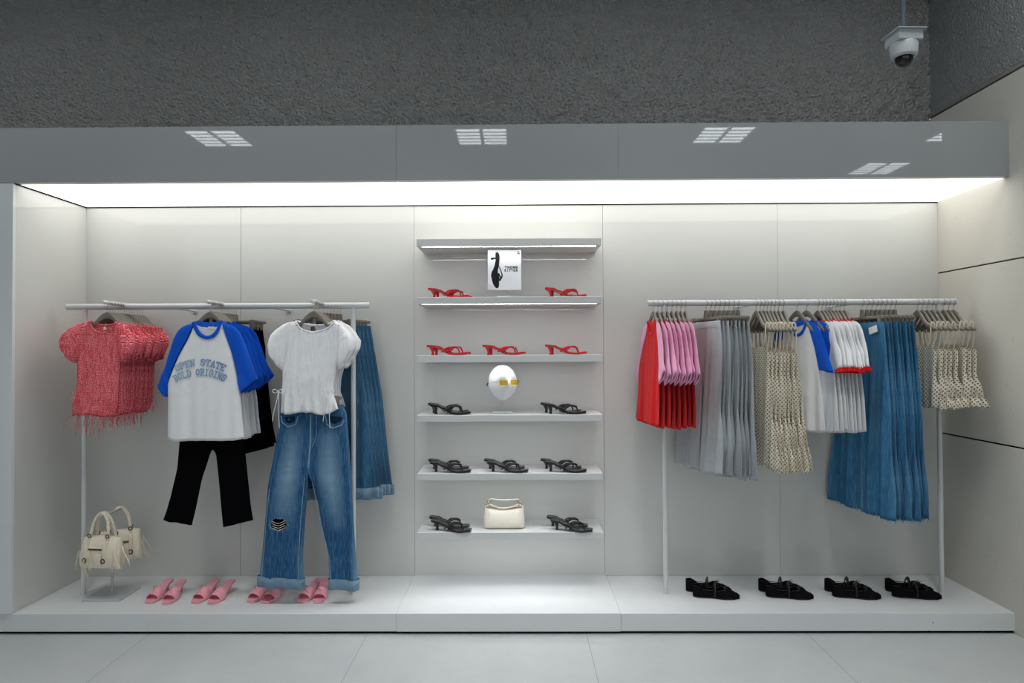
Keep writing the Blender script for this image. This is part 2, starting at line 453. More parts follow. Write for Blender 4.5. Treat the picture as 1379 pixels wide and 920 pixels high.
# luminous soffit
struct(MB().box(XL + 0.004, XR - 0.004, 0.004, YD - 0.004, ZT + 0.004, ZT + 0.03).build('ceiling_light_soffit', 'soffit_glow', smooth=False))
struct(MB().box(XL + 0.001, XR - 0.001, YD - 0.005, YD - 0.0005, ZT - 0.003, ZT + 0.004).build('soffit_gap_shade', 'shadow_gap', smooth=False))  # dark strips stand in for the shade of the soffit's edge gap
struct(MB().box(XL + 0.0005, XL + 0.006, 0.005, YD - 0.006, ZT - 0.003, ZT + 0.004).build('soffit_gap_shade', 'shadow_gap', smooth=False))
# dark plaster above
from mathutils import noise as mnoise
struct(MB().box(-7, XR + 0.02, 0.735, 0.8, ZT, 4.25).build('wall_upper_core', 'dark_plaster', smooth=False))
pm = MB(); NX, NZ = 1290, 250; rows = []
for i in range(NZ):
    z = 2.80 + i * 0.005; r = []
    for j in range(NX):
        x = XR + 0.012 - j * 0.005
        h = abs(mnoise.noise((x * 52, z * 62, 3.1))) * 1.0 + 0.5 * mnoise.noise((x * 100, z * 110, 7.7)) + 0.35 * mnoise.noise((x * 17, z * 17, 1.3))
        r.append((x, 0.722 - 0.032 * h, z))
    rows.append(r)
pm.grid(rows); struct(pm.build('wall_upper_back', 'dark_plaster', angle=180))
zc = at(1250, 160, 0.72).z
struct(MB().box(XR + 0.012, XR + 0.1, -0.62, 0.8, zc + 0.03, 4.25).build('wall_upper_right', 'dark_plaster_fine', smooth=False))
struct(MB().box(XR + 0.003, XR + 0.05, -0.62, 0.72, zc, zc + 0.022, 0.002).build('trim_1', 'concrete_trim', smooth=False))
struct(MB().box(XR + 0.02, XR + 0.05, -0.62, 0.72, zc - 0.012, zc).build('trim_2', 'shadow_gap', smooth=False))
# concrete wall at the right in three courses with open joints
z1 = at(1263, 368, YD).z; z2 = at(1269, 583, YD).z
for a, b in ((0.0, z2 - 0.005), (z2 + 0.005, z1 - 0.004), (z1 + 0.004, zc - 0.012)):
    struct(MB().box(XR, XR + 0.1, -0.6, 0.72, a, b, 0.002).build('wall_right', 'concrete', smooth=False))
struct(MB().box(XR + 0.012, XR + 0.06, -0.58, 0.72, 0, zc - 0.02).build('wall_right_gap', 'shadow_gap', smooth=False))
# platform: three lengths on a recessed plinth
px_ = [-4.6, at(534, 840, 0).x, at(836, 840, 0).x, at(1368, 840, 0).x]
for i in range(3):
    zt = ZB + (0.0, 0.0015, -0.001)[i]
    struct(MB().box(px_[i] + 0.0007, px_[i + 1] - 0.0007, -0.004 * (i == 1), YD + 0.002, 0.016, zt, 0.0016).build('floor_platform', 'platform', smooth=False))
struct(MB().box(-4.6, XR, 0.015, YD, 0, 0.02).build('floor_plinth', 'shadow_gap', smooth=False))
for i, (cx, cz, s) in enumerate(((1256, 838.5, 0.006), (1251, 850, 0.005))):       # chips in the lacquer
    p = at(cx, cz, 0)
    struct(MB().prism([(p.x - s / 3, p.z - s), (p.x + s / 2, p.z - s * 0.4), (p.x + s * 0.2, p.z + s), (p.x - s / 4, p.z + s * 0.6)], -0.0006, 0.001).build('trim_chip', 'shadow_gap', smooth=False))
# side walls of the shop; unseen far end left open to admit frontal light
struct(MB().box(-7.1, -7, -9, 0.9, 0, 4.25).build('wall_shop_left', 'ceiling_paint', smooth=False))
struct(MB().box(7, 7.1, -9, 0.9, 0, 4.25).build('wall_shop_right', 'ceiling_paint', smooth=False))
# shop ceiling panel lights; nearest row is added, unseen, to rake the plaster
k = 0
LAMPS = [(-3.3, -0.85), (-1.3, -0.85), (0.7, -0.85), (2.2, -0.85), (-3.62, -4.35), (-0.42, -4.35), (2.5, -4.35), (5.4, -4.35), (5.2, -5.9), (-3.6, -7.4), (-0.4, -7.4), (2.5, -7.4)]
for (X, Y) in LAMPS:
    row = {-0.85: 'added row above the display', -4.35: 'second row from the display', -5.9: 'short third row', -7.4: 'rearmost row'}[Y]
    nth = sorted(x_ for x_, y_ in LAMPS if y_ == Y).index(X)
    t = thing('ceiling_light', 'square white ceiling light panel, %s from the left in the %s' % (ORD[nth], row), 'ceiling light', (X, Y, 4.2), (0, 0, 0), 'ceiling panel lights')
    fr = MB(); fr.box(-0.31, 0.31, -0.31, -0.295, -0.02, 0); fr.box(-0.31, 0.31, 0.295, 0.31, -0.02, 0); fr.box(-0.31, -0.295, -0.31, 0.31, -0.02, 0); fr.box(0.295, 0.31, -0.31, 0.31, -0.02, 0)
    fr.box(-0.02, 0.02, -0.3, 0.3, -0.025, 0)
    for i in range(1, 5): fr.box(-0.3, 0.3, -0.3 + i * 0.12 - 0.003, -0.3 + i * 0.12 + 0.003, -0.025, -0.005)
    fr.build('frame', 'camera_white', t, smooth=False)
    MB().box(-0.295, 0.295, -0.295, 0.295, -0.008, -0.001).build('diffuser', 'panel_glow', t, smooth=False)
    k += 1

# unseen ceiling spotlights, added to brighten the platform and floor
for k, (X, Y, pw, tilt) in enumerate(((-2.0, -1.25, 0.6, 0.04), (-0.55, -1.2, 0.6, 0.05), (0.75, -1.2, 0.6, 0.05), (1.9, -1.25, 0.65, 0.04))):
    t = thing('added_spotlight', 'white ceiling spotlight above the display, %s from the left' % ORD[k], 'spotlight', (X, Y, 4.2), (0, 0, 0), 'added ceiling spotlights')
    MB().tube([(0, 0, 0), (0, 0, -0.03)], 0.05, 20).build('canopy', 'camera_white', t)
    MB().lathe([(0.012, -0.03), (0.012, -0.06), (0.045, -0.06), (0.055, -0.16), (0.05, -0.158), (0.04, -0.07), (0.0, -0.07)], 24).build('housing', 'camera_white', t)
    ld = bpy.data.lights.new('spot_lamp', 'SPOT'); ld.energy = SPOT_W * pw; ld.spot_size = math.radians(77); ld.spot_blend = 0.7; ld.shadow_soft_size = 0.16; ld.color = (1.0, 0.99, 0.965)
    lo = bpy.data.objects.new('spot_lamp', ld); C.objects.link(lo); lo.parent = t; lo.location = (0, 0, -0.17); lo.rotation_euler = (tilt, 0, 0)

# ================================================================== RACKS
YR = 0.307
def rack(name, label, pxl, pyl, pxr, pyr, posts, brackets):
    a, b = at(pxl, pyl, YR), at(pxr, pyr, YR); z = (a.z + b.z) / 2
    t = thing(name, label, 'clothes rack', (a.x, YR, ZB))
    h = z - ZB
    MB().tube([(0, 0, h), (0.002, 0, h), (b.x - a.x - 0.002, 0, h), (b.x - a.x, 0, h)], [0.0165, 0.0185, 0.0185, 0.0165], 20).build('rail', 'rack_metal', t)
    for p in posts:
        x = at(p, 700, YR).x - a.x
        MB().tube([(x, 0, -0.0005), (x, 0, h)], 0.0145, 16).build('post', 'rack_metal', t)
    for p, q in brackets:
        x = at(p, q, YD).x - a.x
        MB().tube([(x, 0, h - 0.008), (x, YD - YR - 0.004, h - 0.008)], 0.007, 10).tube([(x, YD - YR - 0.008, h - 0.008), (x, YD - YR, h - 0.008)], 0.016, 14).build('wall_bracket', 'rack_metal', t)
    return t, a, z
lr, la, lz = rack('clothes_rack', 'white tubular clothes rack on the left with three arms pointing forward', 90, 413, 498, 412, (113, 476), ((263, 420), (389, 419)))
rr_, ra, rz_ = rack('clothes_rack', 'white tubular clothes rack on the right with one straight rail', 872, 408.5, 1287, 406.5, (896, 1267), ((992, 417), (1116, 416)))
ARMX = []; ARMR = 0.0115
ARMZ = lz + 0.012
for p in (138, 278, 419):
    a = at(p, 405, 0.09); ARMX.append(a.x); x = a.x - la.x; h = ARMZ - ZB
    MB().tube([(x, 0.09 - YR, h), (x, 0.092 - YR, h), (x, 0.60 - YR, h)], [0.010, ARMR, ARMR], 14).build('arm', 'rack_metal', lr)

# ------------------------------------------------------------------ hangers (origin: top of the rod)
def hook_mb(r, zs):
    pts = [(0, 0, zs), (0, 0, -2 * r - 0.018)]
    c = -r + 0.001
    for i in range(15):
        a = -PI / 2 + 0.15 + i / 14 * (PI * 1.35)
        pts.append((math.cos(a) * r, 0, c + math.sin(a) * r))
    return MB().tube(pts, 0.0019, 6)
def hanger(r, name='clothes_hanger', label='', wide=0.19, droop=0.040):
    t = thing(name, label or 'grey plastic hanger', 'hanger')
    m = MB(); rows = []; N = 25
    for i in range(N):
        x = -wide + 2 * wide * i / (N - 1); q = abs(x) / wide
        c_ = min(abs(x) / 0.088, 1.0); ztop = -0.066 - 0.076 * (1 - math.cos(c_ * PI / 2)) ** 0.85 - droop * max(0.0, (abs(x) - 0.088) / 0.1)
        hgt = 0.040 - 0.016 * q; wd = 0.0065 + 0.0035 * q
        if i in (0, N - 1): hgt *= 0.55; wd *= 0.6; ztop -= 0.004
        zc_ = ztop - hgt / 2
        rows.append([(x, wd * math.copysign(abs(math.cos(a)) ** 0.7, math.cos(a)), zc_ + hgt / 2 * math.copysign(abs(math.sin(a)) ** 0.7, math.sin(a))) for a in [2 * PI * k / 12 for k in range(12)]])
    m.grid(rows, close=True); o = len(m.v) - N * 12; m.f.append(tuple(o + k for k in range(12))); m.f.append(tuple(o + (N - 1) * 12 + k for k in range(12)))
    m.build('body', 'hanger', t, angle=180); hook_mb(r, -0.075).build('hook', 'hook', t)
    return t
def clip_hanger(r, half=0.19, zbar=-0.118, stem=False):
    t = thing('clip_hanger', 'grey clip hanger', 'hanger')
    m = MB(); m.box(-half, half, -0.006, 0.006, zbar - 0.009, zbar + 0.009, 0.004, 2)
    m.tube([(0, 0, -0.066), (0, 0, zbar)], [0.011, 0.016], 10, flat=1)
    if stem: m.box(-0.006, 0.006, -0.004, 0.004, zbar, -0.09, 0.001)
    m.build('bar', 'hanger', t)
    for sx in (-1, 1):
        MB().box(sx * (half - 0.035) - 0.014, sx * (half - 0.035) + 0.014, -0.0095, 0.0095, zbar - 0.05, zbar + 0.013, 0.003, 2).build('clip', 'hanger', t)
    hook_mb(r, -0.07).build('hook', 'hook', t)
    return t
HA = Kind(hanger(0.0165, wide=0.125, droop=0.075)); HR = Kind(hanger(0.0215)); HS = Kind(hanger(0.0215, wide=0.125, droop=0.11)); CA = Kind(clip_hanger(0.0165)); CR = Kind(clip_hanger(0.0215))
RODA = ARMZ + ARMR + 0.0008; RODR = rz_ + 0.0185 + 0.0008

# ------------------------------------------------------------------ garments (same origin as their hangers)
def P2(cx, cy, s):
    """pixel outline of a garment facing the camera -> metres in the garment's own frame"""
    return lambda *pts: [((x - cx) * s, (cy - y) * s) for x, y in pts]
def mirror(pl): return [(-x, z) for x, z in pl]

# --- red gingham top
def threads(seed, spots, rmin=0.05, rmax=0.11, r=0.0011):
    rnd = random.Random(seed); m = MB()
    for (x, y, z) in spots:
        ln = rnd.uniform(rmin, rmax); dx = rnd.uniform(-0.045, 0.045); out = rnd.uniform(0.0, 0.012)
        pts = [(x, y, z), (x + dx * 0.3, y - out, z - ln * 0.12), (x + dx * 0.8, y - out, z - ln * 0.5), (x + dx + rnd.uniform(-0.01, 0.01), y - out * 0.5, z - ln)]
        m.tube([tuple(p) for p in spline(pts, 7)], r, 4, caps=False)
    return m
def gingham_top(front, var=0):
    t = thing('gingham_blouse', 'red gingham top', 'top')
    q = P2(137.5, 405, 0.0043); th = 0.05 if front else 0.013; y0 = -0.014 if front else 0
    fo = waves(3, 0.0055, (0.05, 0.033, 0.024), -0.3, -0.6, 0.6, 1.0)
    T = q((117, 433), (120, 441), (127, 447.5), (135, 449), (143, 447), (149.5, 441), (153, 434))
    Tb = q((117, 433), (124, 437), (135, 438.5), (146, 437), (153, 434))
    L = q((117, 433), (101, 438), (99.2, 470), (98.6, 495), (98, 523), (95, 545), (91.5, 562))
    R = q((153, 434), (168, 440), (160, 470), (156, 495), (154.5, 523), (153.5, 545), (150, 562))
    B = q((91.5, 562), (100, 559), (110, 560), (122, 559.5), (134, 563), (150, 562))
    m = MB(); patch(m, L, R, T, B, Tb, nu=34, nv=34, th=lambda v: th * (0.5 + 0.5 * v), fold=lambda x, z, v: fo(x, z, v) + 0.010 * max(0, v - 0.8) * 5 * math.sin(x * 120), y0=y0, power=3 if front else 2.5)
    m.build('torso', 'gingham_red', t, angle=180)
    jr = random.Random(var); J = lambda pl: [pl[0]] + [(x + (jr.uniform(-0.012, 0.012) if var else 0), z + (jr.uniform(-0.012, 0.012) if var else 0)) for x, z in pl[1:]]
    def sleeve(A, Bx, Tt, Bb):
        A = J(A); Bx = Bx[:-1] + [A[-1]]
        mm = MB(); f2 = waves(9, 0.006, (0.045, 0.03), -0.1, -0.2, 1.0)
        patch(mm, A, Bx, Tt, Bb, nu=16, nv=14, th=lambda v: (0.016 + 0.05 * math.sin(PI * min(1, v * 1.05)) ** 0.7) if front else 0.012 + 0.006 * math.sin(PI * min(1, v * 1.05)) ** 0.7, fold=f2, y0=y0, power=2)
        mm.build('sleeve', 'gingham_red', t, angle=180)
    sleeve(q((117, 433), (98, 437), (83, 446), (75.5, 457), (78, 470), (86, 483)), q((99.5, 489), (95, 490), (91, 488), (86, 483)),
           q((117, 433), (108, 450), (104, 470), (99.5, 489)), None)
    sleeve(q((153, 434), (166, 441), (176, 452), (178, 462), (175, 476), (168, 484)), q((157, 489), (161, 490), (165, 488), (168, 484)),
           q((153, 434), (154, 450), (155, 470), (157, 489)), None)
    c = MB(); ring = q((117, 433), (120, 441), (127, 447.5), (135, 449), (143, 447), (149.5, 441), (153, 434))
    c.tube([(x, y0 - 0.012 + 0.004 * math.sin(i * 2.1), z) for i, (x, z) in enumerate(spline(ring, 26))], 0.006, 6)
    c.tube([(x, y0 + 0.012, z) for x, z in spline(q((117, 433), (124, 437), (135, 438.5), (146, 437), (153, 434)), 16)], 0.005, 6)
    c.build('neck_ruffle', 'gingham_red', t, angle=180)
    rnd = random.Random(5); sp = []
    for i in range(13 if front else 5): sp.append((rnd.uniform(-0.19, 0.05), y0 - th / 2 - 0.002, -0.665 + rnd.uniform(-0.01, 0.01)))
    for sx in (-0.165, 0.05):
        for i in range(7 if front else 4): sp.append((sx + rnd.uniform(-0.02, 0.03), y0 - th / 2 - 0.004, -0.55 + rnd.uniform(-0.05, 0.03)))
    fr = threads(7 + var, sp, 0.05, 0.14, 0.0014).build('fringe', 'gingham_red', t, angle=180); fr['kind'] = 'stuff'
    if front:
        MB().box(-0.016, -0.002, y0 + 0.006, y0 + 0.008, -0.172, -0.152).build('neck_label', 'tag_white', t, smooth=False)
    return t

# --- raglan tee
STROKES = {
 'O': [[(.5, 1), (.2, .85), (.12, .5), (.2, .15), (.5, 0), (.8, .15), (.88, .5), (.8, .85), (.5, 1)]],
 'P': [[(.2, 0), (.2, 1), (.65, 1), (.86, .88), (.86, .58), (.65, .46), (.2, .46)], [(.05, 0), (.4, 0)], [(.05, 1), (.3, 1)]],
 'E': [[(.2, 0), (.2, 1)], [(.05, 1), (.85, 1), (.85, .78)], [(.05, 0), (.85, 0), (.85, .22)], [(.2, .52), (.62, .52)]],
 'N': [[(.2, 0), (.2, 1), (.82, 0), (.82, 1)], [(.05, 0), (.36, 0)], [(.05, 1), (.3, 1)], [(.68, 1), (.97, 1)]],
 'S': [[(.84, .72), (.84, .88), (.65, 1), (.34, 1), (.16, .86), (.18, .62), (.5, .52), (.82, .38), (.86, .14), (.65, 0), (.34, 0), (.15, .12), (.15, .28)]],
 'T': [[(.5, 0), (.5, 1)], [(.08, .76), (.08, 1), (.92, 1), (.92, .76)], [(.32, 0), (.68, 0)]],
 'A': [[(.15, 0), (.5, 1), (.85, 0)], [(.28, .34), (.72, .34)], [(.0, 0), (.32, 0)], [(.68, 0), (1, 0)]],
 'B': [[(.2, 0), (.2, 1), (.65, 1), (.82, .88), (.82, .65), (.65, .53), (.2, .53)], [(.65, .53), (.88, .4), (.88, .12), (.68, 0), (.05, 0)], [(.05, 1), (.3, 1)]],
 'L': [[(.22, 1), (.22, 0)], [(.05, 0), (.86, 0), (.86, .26)], [(.05, 1), (.4, 1)]],
 'D': [[(.2, 0), (.2, 1), (.6, 1), (.86, .78), (.86, .22), (.6, 0), (.05, 0)], [(.05, 1), (.3, 1)]],
 'R': [[(.2, 0), (.2, 1), (.65, 1), (.84, .88), (.84, .6), (.65, .48), (.2, .48)], [(.55, .48), (.88, 0)], [(.05, 0), (.38, 0)], [(.76, 0), (1, 0)], [(.05, 1), (.3, 1)]],
 'I': [[(.5, 0), (.5, 1)], [(.26, 0), (.74, 0)], [(.26, 1), (.74, 1)]],
 'G': [[(.84, .74), (.68, 1), (.34, 1), (.14, .78), (.14, .22), (.34, 0), (.7, 0), (.84, .18), (.84, .44)], [(.56, .44), (.98, .44)]],
 'H': [[(.2, 0), (.2, 1)], [(.8, 0), (.8, 1)], [(.2, .5), (.8, .5)]],
 'K': [[(.2, 0), (.2, 1)], [(.82, 1), (.2, .45)], [(.42, .62), (.86, 0)]],
}
def letter(mb, ch, place, wt=0.2, sub=3):
    """strokes of one letter as ribbons; place(u, v) -> point"""
    for pl in STROKES[ch]:
        for (a, b) in zip(pl, pl[1:]):
            a, b = Vector(a), Vector(b); d = (b - a).normalized(); n = Vector((-d.y, d.x)) * wt / 2; e = d * wt * 0.42
            if pl[0] == pl[-1] or len(pl) > 2: pass
            p, q = a - e * 0.9, b + e * 0.9; rows = []
            for i in range(sub + 1):
                c = p.lerp(q, i / sub); rows.append([place(*(c + n)), place(*(c - n))])
            mb.grid(rows)
def raglan_tee(body, slv, front=False, zs=1.0, flare=0.0, ruffle=None, name='raglan_tee', label='', printed=False, collar=None, cuffmat=None, slen=1.0, var=0):
    t = thing(name, label, 'top')
    q0 = P2(274.5, 405, 0.0043); q = lambda *p: [(x * (1 + flare * max(0, -z - 0.4)), -0.128 + (z + 0.128) * zs) for x, z in q0(*p)]
    th = 0.06 if front else 0.0135; y0 = -0.022 if front else 0
    fo = waves(21, 0.007 if front else 0.0085, (0.21, 0.12, 0.075), -0.35, -0.85, 0.12)
    thv = (lambda v: th * (0.45 + 0.55 * min(1, v * 1.4)))
    # torso: raglan seams form the upper part of the side lines
    T = q((256, 438), (262, 450), (268, 456), (275, 458), (282, 456.5), (288, 451), (293.5, 438))
    Tb = q((256, 438), (263, 441), (275, 443), (287, 441), (293.5, 438))
    L = q((256, 438), (247, 458), (235, 480), (225, 504), (219.5, 519), (220.5, 545), (220, 570), (219.4, 592))
    R = q((293.5, 438), (301, 458), (307.5, 476), (313, 504), (316, 519), (320, 545), (322, 570), (325, 592))
    B = q((219.4, 592), (232, 595), (270, 594), (310, 594.5), (325, 592))
    m = MB(); patch(m, L, R, T, B, Tb, nu=40, nv=40, th=thv, fold=fo, y0=y0, power=5 if front else 3)
    m.build('torso', body, t, angle=180)
    def side(A, Bx, Tt, Bb, nm='sleeve'):
        mm = MB()
        patch(mm, A, Bx, Tt, Bb, nu=18, nv=18, th=lambda v: th * 0.5 + (0.035 if front else 0.011) * v, fold=lambda x, z, v: fo(x, z, v) + 0.004 * v * math.sin(60 * x + 40 * z), y0=y0, power=5 if front else 2.2)
        return mm.build(nm, slv, t, angle=180)
    Ls = q((256, 436), (246, 438.5), (236, 443), (229.6, 454), (224, 472), (218.5, 491), (208.5, 519)); Lu = q((219.5, 522), (221, 526), (220.7, 530), (217.6, 536))
    def short(pl, k):
        b = Vector(pl[k]); return [p if i <= k else tuple(b + (Vector(p) - b) * slen) for i, p in enumerate(pl)]
    jr = random.Random(var)
    def J(pl): return [p if i < 3 or not var else (p[0] + jr.uniform(-0.014, 0.014), p[1] + jr.uniform(-0.02, 0.012)) for i, p in enumerate(pl)]
    Ls, Lu = J(short(Ls, 2)), short(Lu, 0)
    if slen < 1: Lu = [Lu[0], tuple(Vector(Lu[0]).lerp(Vector(Ls[-1]), 0.3))]
    Lc = [Ls[-1], tuple((Vector(Ls[-1]) + Vector(Lu[-1])) / 2 - Vector((0, 0.002))), Lu[-1]]
    side(Ls, Lu, q((256, 436), (247, 458), (235, 480), (225, 504), (219.5, 522)), Lc)
    Rs = q((293.5, 436), (303, 438.5), (311, 442), (318, 450), (326, 470), (334, 492), (342, 513)); Ru = q((315, 506), (315, 514), (316, 522), (320, 531))
    Rs, Ru = J(short(Rs, 2)), short(Ru, 0)
    if slen < 1: Ru = [Ru[0], tuple(Vector(Ru[0]).lerp(Vector(Rs[-1]), 0.3))]
    Rc = [Rs[-1], tuple((Vector(Rs[-1]) + Vector(Ru[-1])) / 2 - Vector((0, 0.002))), Ru[-1]]
    side(Rs, Ru, q((293.5, 436), (301, 458), (307.5, 476), (313, 498), (315, 506)), Rc)
    if ruffle or cuffmat:
        for (ca, cb) in ((Lc[0], Lc[-1]), (Rc[0], Rc[-1])):
            mm = MB(); rows = []; uv = []
            a, b = Vector(ca), Vector(cb); d = (b - a); n = Vector((d.y, -d.x)).normalized()
            if n.y > 0: n = -n
            N = 60
            for k in range(4):
                r = []
                for i in range(N):
                    ang = 2 * PI * i / N; u = 0.5 - 0.5 * math.cos(ang)
                    p = a + d * u + n * (-0.004 + k * 0.009)
                    yy = (0.011 if not front else 0.05) * math.sin(ang) * (1 + 0.15 * k)
                    w_ = 0.007 * k / 3 if ruffle else 0
                    r.append((p.x + w_ * math.sin(ang * 7), y0 + yy + w_ * math.cos(ang * 9), p.y))
                rows.append(r)
            mm.grid(rows, close=True); mm.build('cuff', ruffle or cuffmat, t, angle=180)
    # collar band
    c = MB(); rows = []
    fr_o = spline(q((254, 436.5), (258.5, 447), (265, 455), (275, 458.5), (285, 455.5), (291, 448), (295.5, 436.5)), 25)
    fr_i = spline(q((259, 434), (262, 443), (267.5, 450.5), (275, 454), (282.5, 451), (288, 444), (291, 434)), 25)
    yf = y0 - th * 0.32
    c.grid([[(x, yf - 0.002, z) for x, z in fr_o], [(x, yf - 0.005, z) for x, z in [(o + (i - o) * 0.5) for o, i in zip([Vector(p) for p in fr_o], [Vector(p) for p in fr_i])]], [(x, yf - 0.002, z) for x, z in fr_i], [(x, yf + 0.004, z + 0.001) for x, z in fr_i]])
    bo = spline(q((254, 436.5), (260, 440), (275, 443.5), (290, 440), (295.5, 436.5)), 17); bi = spline(q((259, 432.5), (264, 434), (275, 436), (286, 434), (291, 432.5)), 17)
    yb = y0 + th * 0.3
    c.grid([[(x, yb - 0.004, z) for x, z in bo], [(x, yb - 0.005, z) for x, z in bi], [(x, yb + 0.002, z) for x, z in bi], [(x, yb + 0.003, z) for x, z in bo]])
    c.build('collar', collar or cuffmat or ruffle or slv, t, angle=180)
    if printed:
        pm = MB(); cx = (266.5 - 274.5) * 0.0043
        def front_y(x, z):
            xl, xr = (219.5 - 274.5) * 0.0043, (318 - 274.5) * 0.0043
            e = min(abs(2 * (x - xl) / (xr - xl) - 1), 0.98)
            v = min(1, max(0.3, (-z - 0.13) / 0.68)); return y0 - thv(v) / 2 * (1 - e ** 8) ** 0.5 + fo(x, z, v) - 0.004
        for (txt, rad, zt, wd, hh, sp) in (('OPEN STATE', 0.30, (405 - 489.5) * 0.0043, 0.0285, 0.034, 0.0305), ('BOLD ORIGINS', 0.30, (405 - 502.5) * 0.0043, 0.0245, 0.034, 0.0262)):
            n = len(txt); yc = zt - rad
            for i, ch in enumerate(txt):
                if ch == ' ': continue
                s0 = (i - (n - 1) / 2) * sp
                def place(u, v, s0=s0):
                    a = (s0 + (u - 0.5) * wd) / rad; r = rad + (v - 0.5) * hh
                    x = cx + r * math.sin(a); z = yc + r * math.cos(a); return (x, front_y(x, z), z)
                letter(pm, ch, place, 0.23)
        pm.build('print', 'faded_blue_print', t, smooth=False)
        MB().box(-0.006, 0.03, yb - 0.008, yb - 0.007, -0.17, -0.155).build('neck_label', 'tag_white', t, smooth=False)
    return t

# --- trousers / jeans
def trousers(name, label, cat, mat, wl, wr, crotch, hem, th, y0=0.0, seed=1, amp=0.006, zw=None, cuff=None, detail=False, band=None, rip=False, hemwave=0.0, side=None):
    """side lines wl (left outer) and wr (right outer), crotch point, hem = (l0, l1, r0, r1) as (x, z) points; inner legs between"""
    t = thing(name, label, cat)
    fo = waves(seed, amp, (0.17, 0.095, 0.06), wl[0][1], hem[0][1], 0.15)
    top_c = ((wl[0][0] + wr[0][0]) / 2, (wl[0][1] + wr[0][1]) / 2 - 0.006)
    Lc, Rc = [top_c, crotch[0]] + crotch[1], [top_c, crotch[0]] + crotch[2]
    ln = lambda pl: sum((Vector(a) - Vector(b)).length for a, b in zip(pl, pl[1:]))
    vc = (Vector(top_c) - Vector(crotch[0])).length / ln(Lc)
    open_ = lambda v: max(0.0, min(1.0, (v - vc + 0.02) / 0.08))
    f = lambda x, z, v: fo(x, z, v) + hemwave * max(0, v - 0.6) ** 2 * math.sin(x * 26 + seed)
    thf = lambda v: th * (0.72 + 0.28 * min(1, v * 3))
    for nm, A, B_, pin in (('leg', wl, Lc, (1, open_)), ('leg', Rc, wr, (open_, 1))):
        m = MB(); patch(m, A, B_, nu=22, nv=44, th=thf, fold=f, pinch=pin, power=6 if th > 0.03 else 3, y0=y0); m.build(nm, mat, t, angle=180)
    # waistband
    bw = 0.036; a, b = wl[0], wr[0]; m = MB(); rows = []; N = 40
    for k, dz in enumerate((0.004, -0.002, -bw, -bw)):
        r = []
        for i in range(N):
            an = 2 * PI * i / N; x = (a[0] + b[0]) / 2 - (b[0] - a[0]) / 2 * math.cos(an) * 1.004; s_ = math.copysign(abs(math.sin(an)) ** 0.5, math.sin(an))
            off = 0.0025 if k in (1, 2) else -0.001
            r.append((x, y0 - (th * 0.36 + off) * s_ + f(x, a[1], 0), a[1] + dz))
        rows.append(r)
    m.grid(rows, close=True); m.build('waistband', band or mat, t, angle=60)
    if cuff:
        for (h0, h1) in ((hem[0], hem[1]), (hem[2], hem[3])):
            m = MB(); rows = []; N = 36
            for dz, off in ((0.056, 0.001), (0.059, 0.005), (0.03, 0.007), (0.0, 0.008), (-0.004, 0.003)):
                r = []
                for i in range(N):
                    an = 2 * PI * i / N; u = 0.5 - 0.5 * math.cos(an); p = Vector(h0).lerp(Vector(h1), u)
                    x = p.x + (u - 0.5) * 0.012; s_ = math.copysign(abs(math.sin(an)) ** 0.5, math.sin(an))
                    r.append((x, y0 - (th / 2 + off) * s_ + f(p.x, p.y, 1.0), p.y + dz + 0.003 * math.sin(x * 40 + seed)))
                rows.append(r)
            m.grid(rows, close=True); m.build('cuff', cuff, t, angle=180)
    fy = lambda x, z, v=0.1: y0 - thf(v) / 2 + f(x, z, v)
    t['_fy'] = 0; del t['_fy']
    return t, fy, f, thf

def ordn(i, n):
    return ORD[i]
rnd = random.Random(11)
def on_arm(kind_front, kind, hang, n, X, y_a, y_b, label, hlabel, group, hgroup, front_label, front_hlabel, start=0, hang_front=None, jig=0.004, xstep=0.0):
    out = []
    for i in range(n):
        Y = y_a + (y_b - y_a) * i / max(1, n - 1)
        rot = (0, 0, 0 if i == 0 and start == 0 else rnd.uniform(-jig, jig)); loc = (X + xstep * i, Y, RODA)
        kk = kind_front if (i == 0 and kind_front) else kind
        scl = None if (i == 0 and start == 0) else (rnd.uniform(0.965, 1.035), 1, rnd.uniform(0.985, 1.01))
        lab = front_label if (i == 0 and front_label) else label % ordn(i, n)
        out.append(kk.put((loc[0] + (0 if scl is None else rnd.uniform(-0.007, 0.007)), loc[1], loc[2]), rot, lab, group, scl))
        hl = front_hlabel if (i == 0 and front_hlabel) else hlabel % ordn(i, n)
        hang.put(loc, rot, hl, hgroup)
    return out

# arm 1: red gingham tops
on_arm(Kind(gingham_top(True)), Kind(gingham_top(False, 1), gingham_top(False, 2), gingham_top(False, 3)), HA, 14, ARMX[0], 0.135, 0.50,
       'red gingham puff-sleeve top, %s from the front on the leftmost rack arm', 'grey hanger carrying the %s red gingham top from the front',
       'red gingham tops on the leftmost arm', 'hangers of the red gingham tops',
       'red gingham puff-sleeve top with fringed hem, foremost on the leftmost rack arm', 'grey hanger with wide shoulders in the foremost red gingham top')
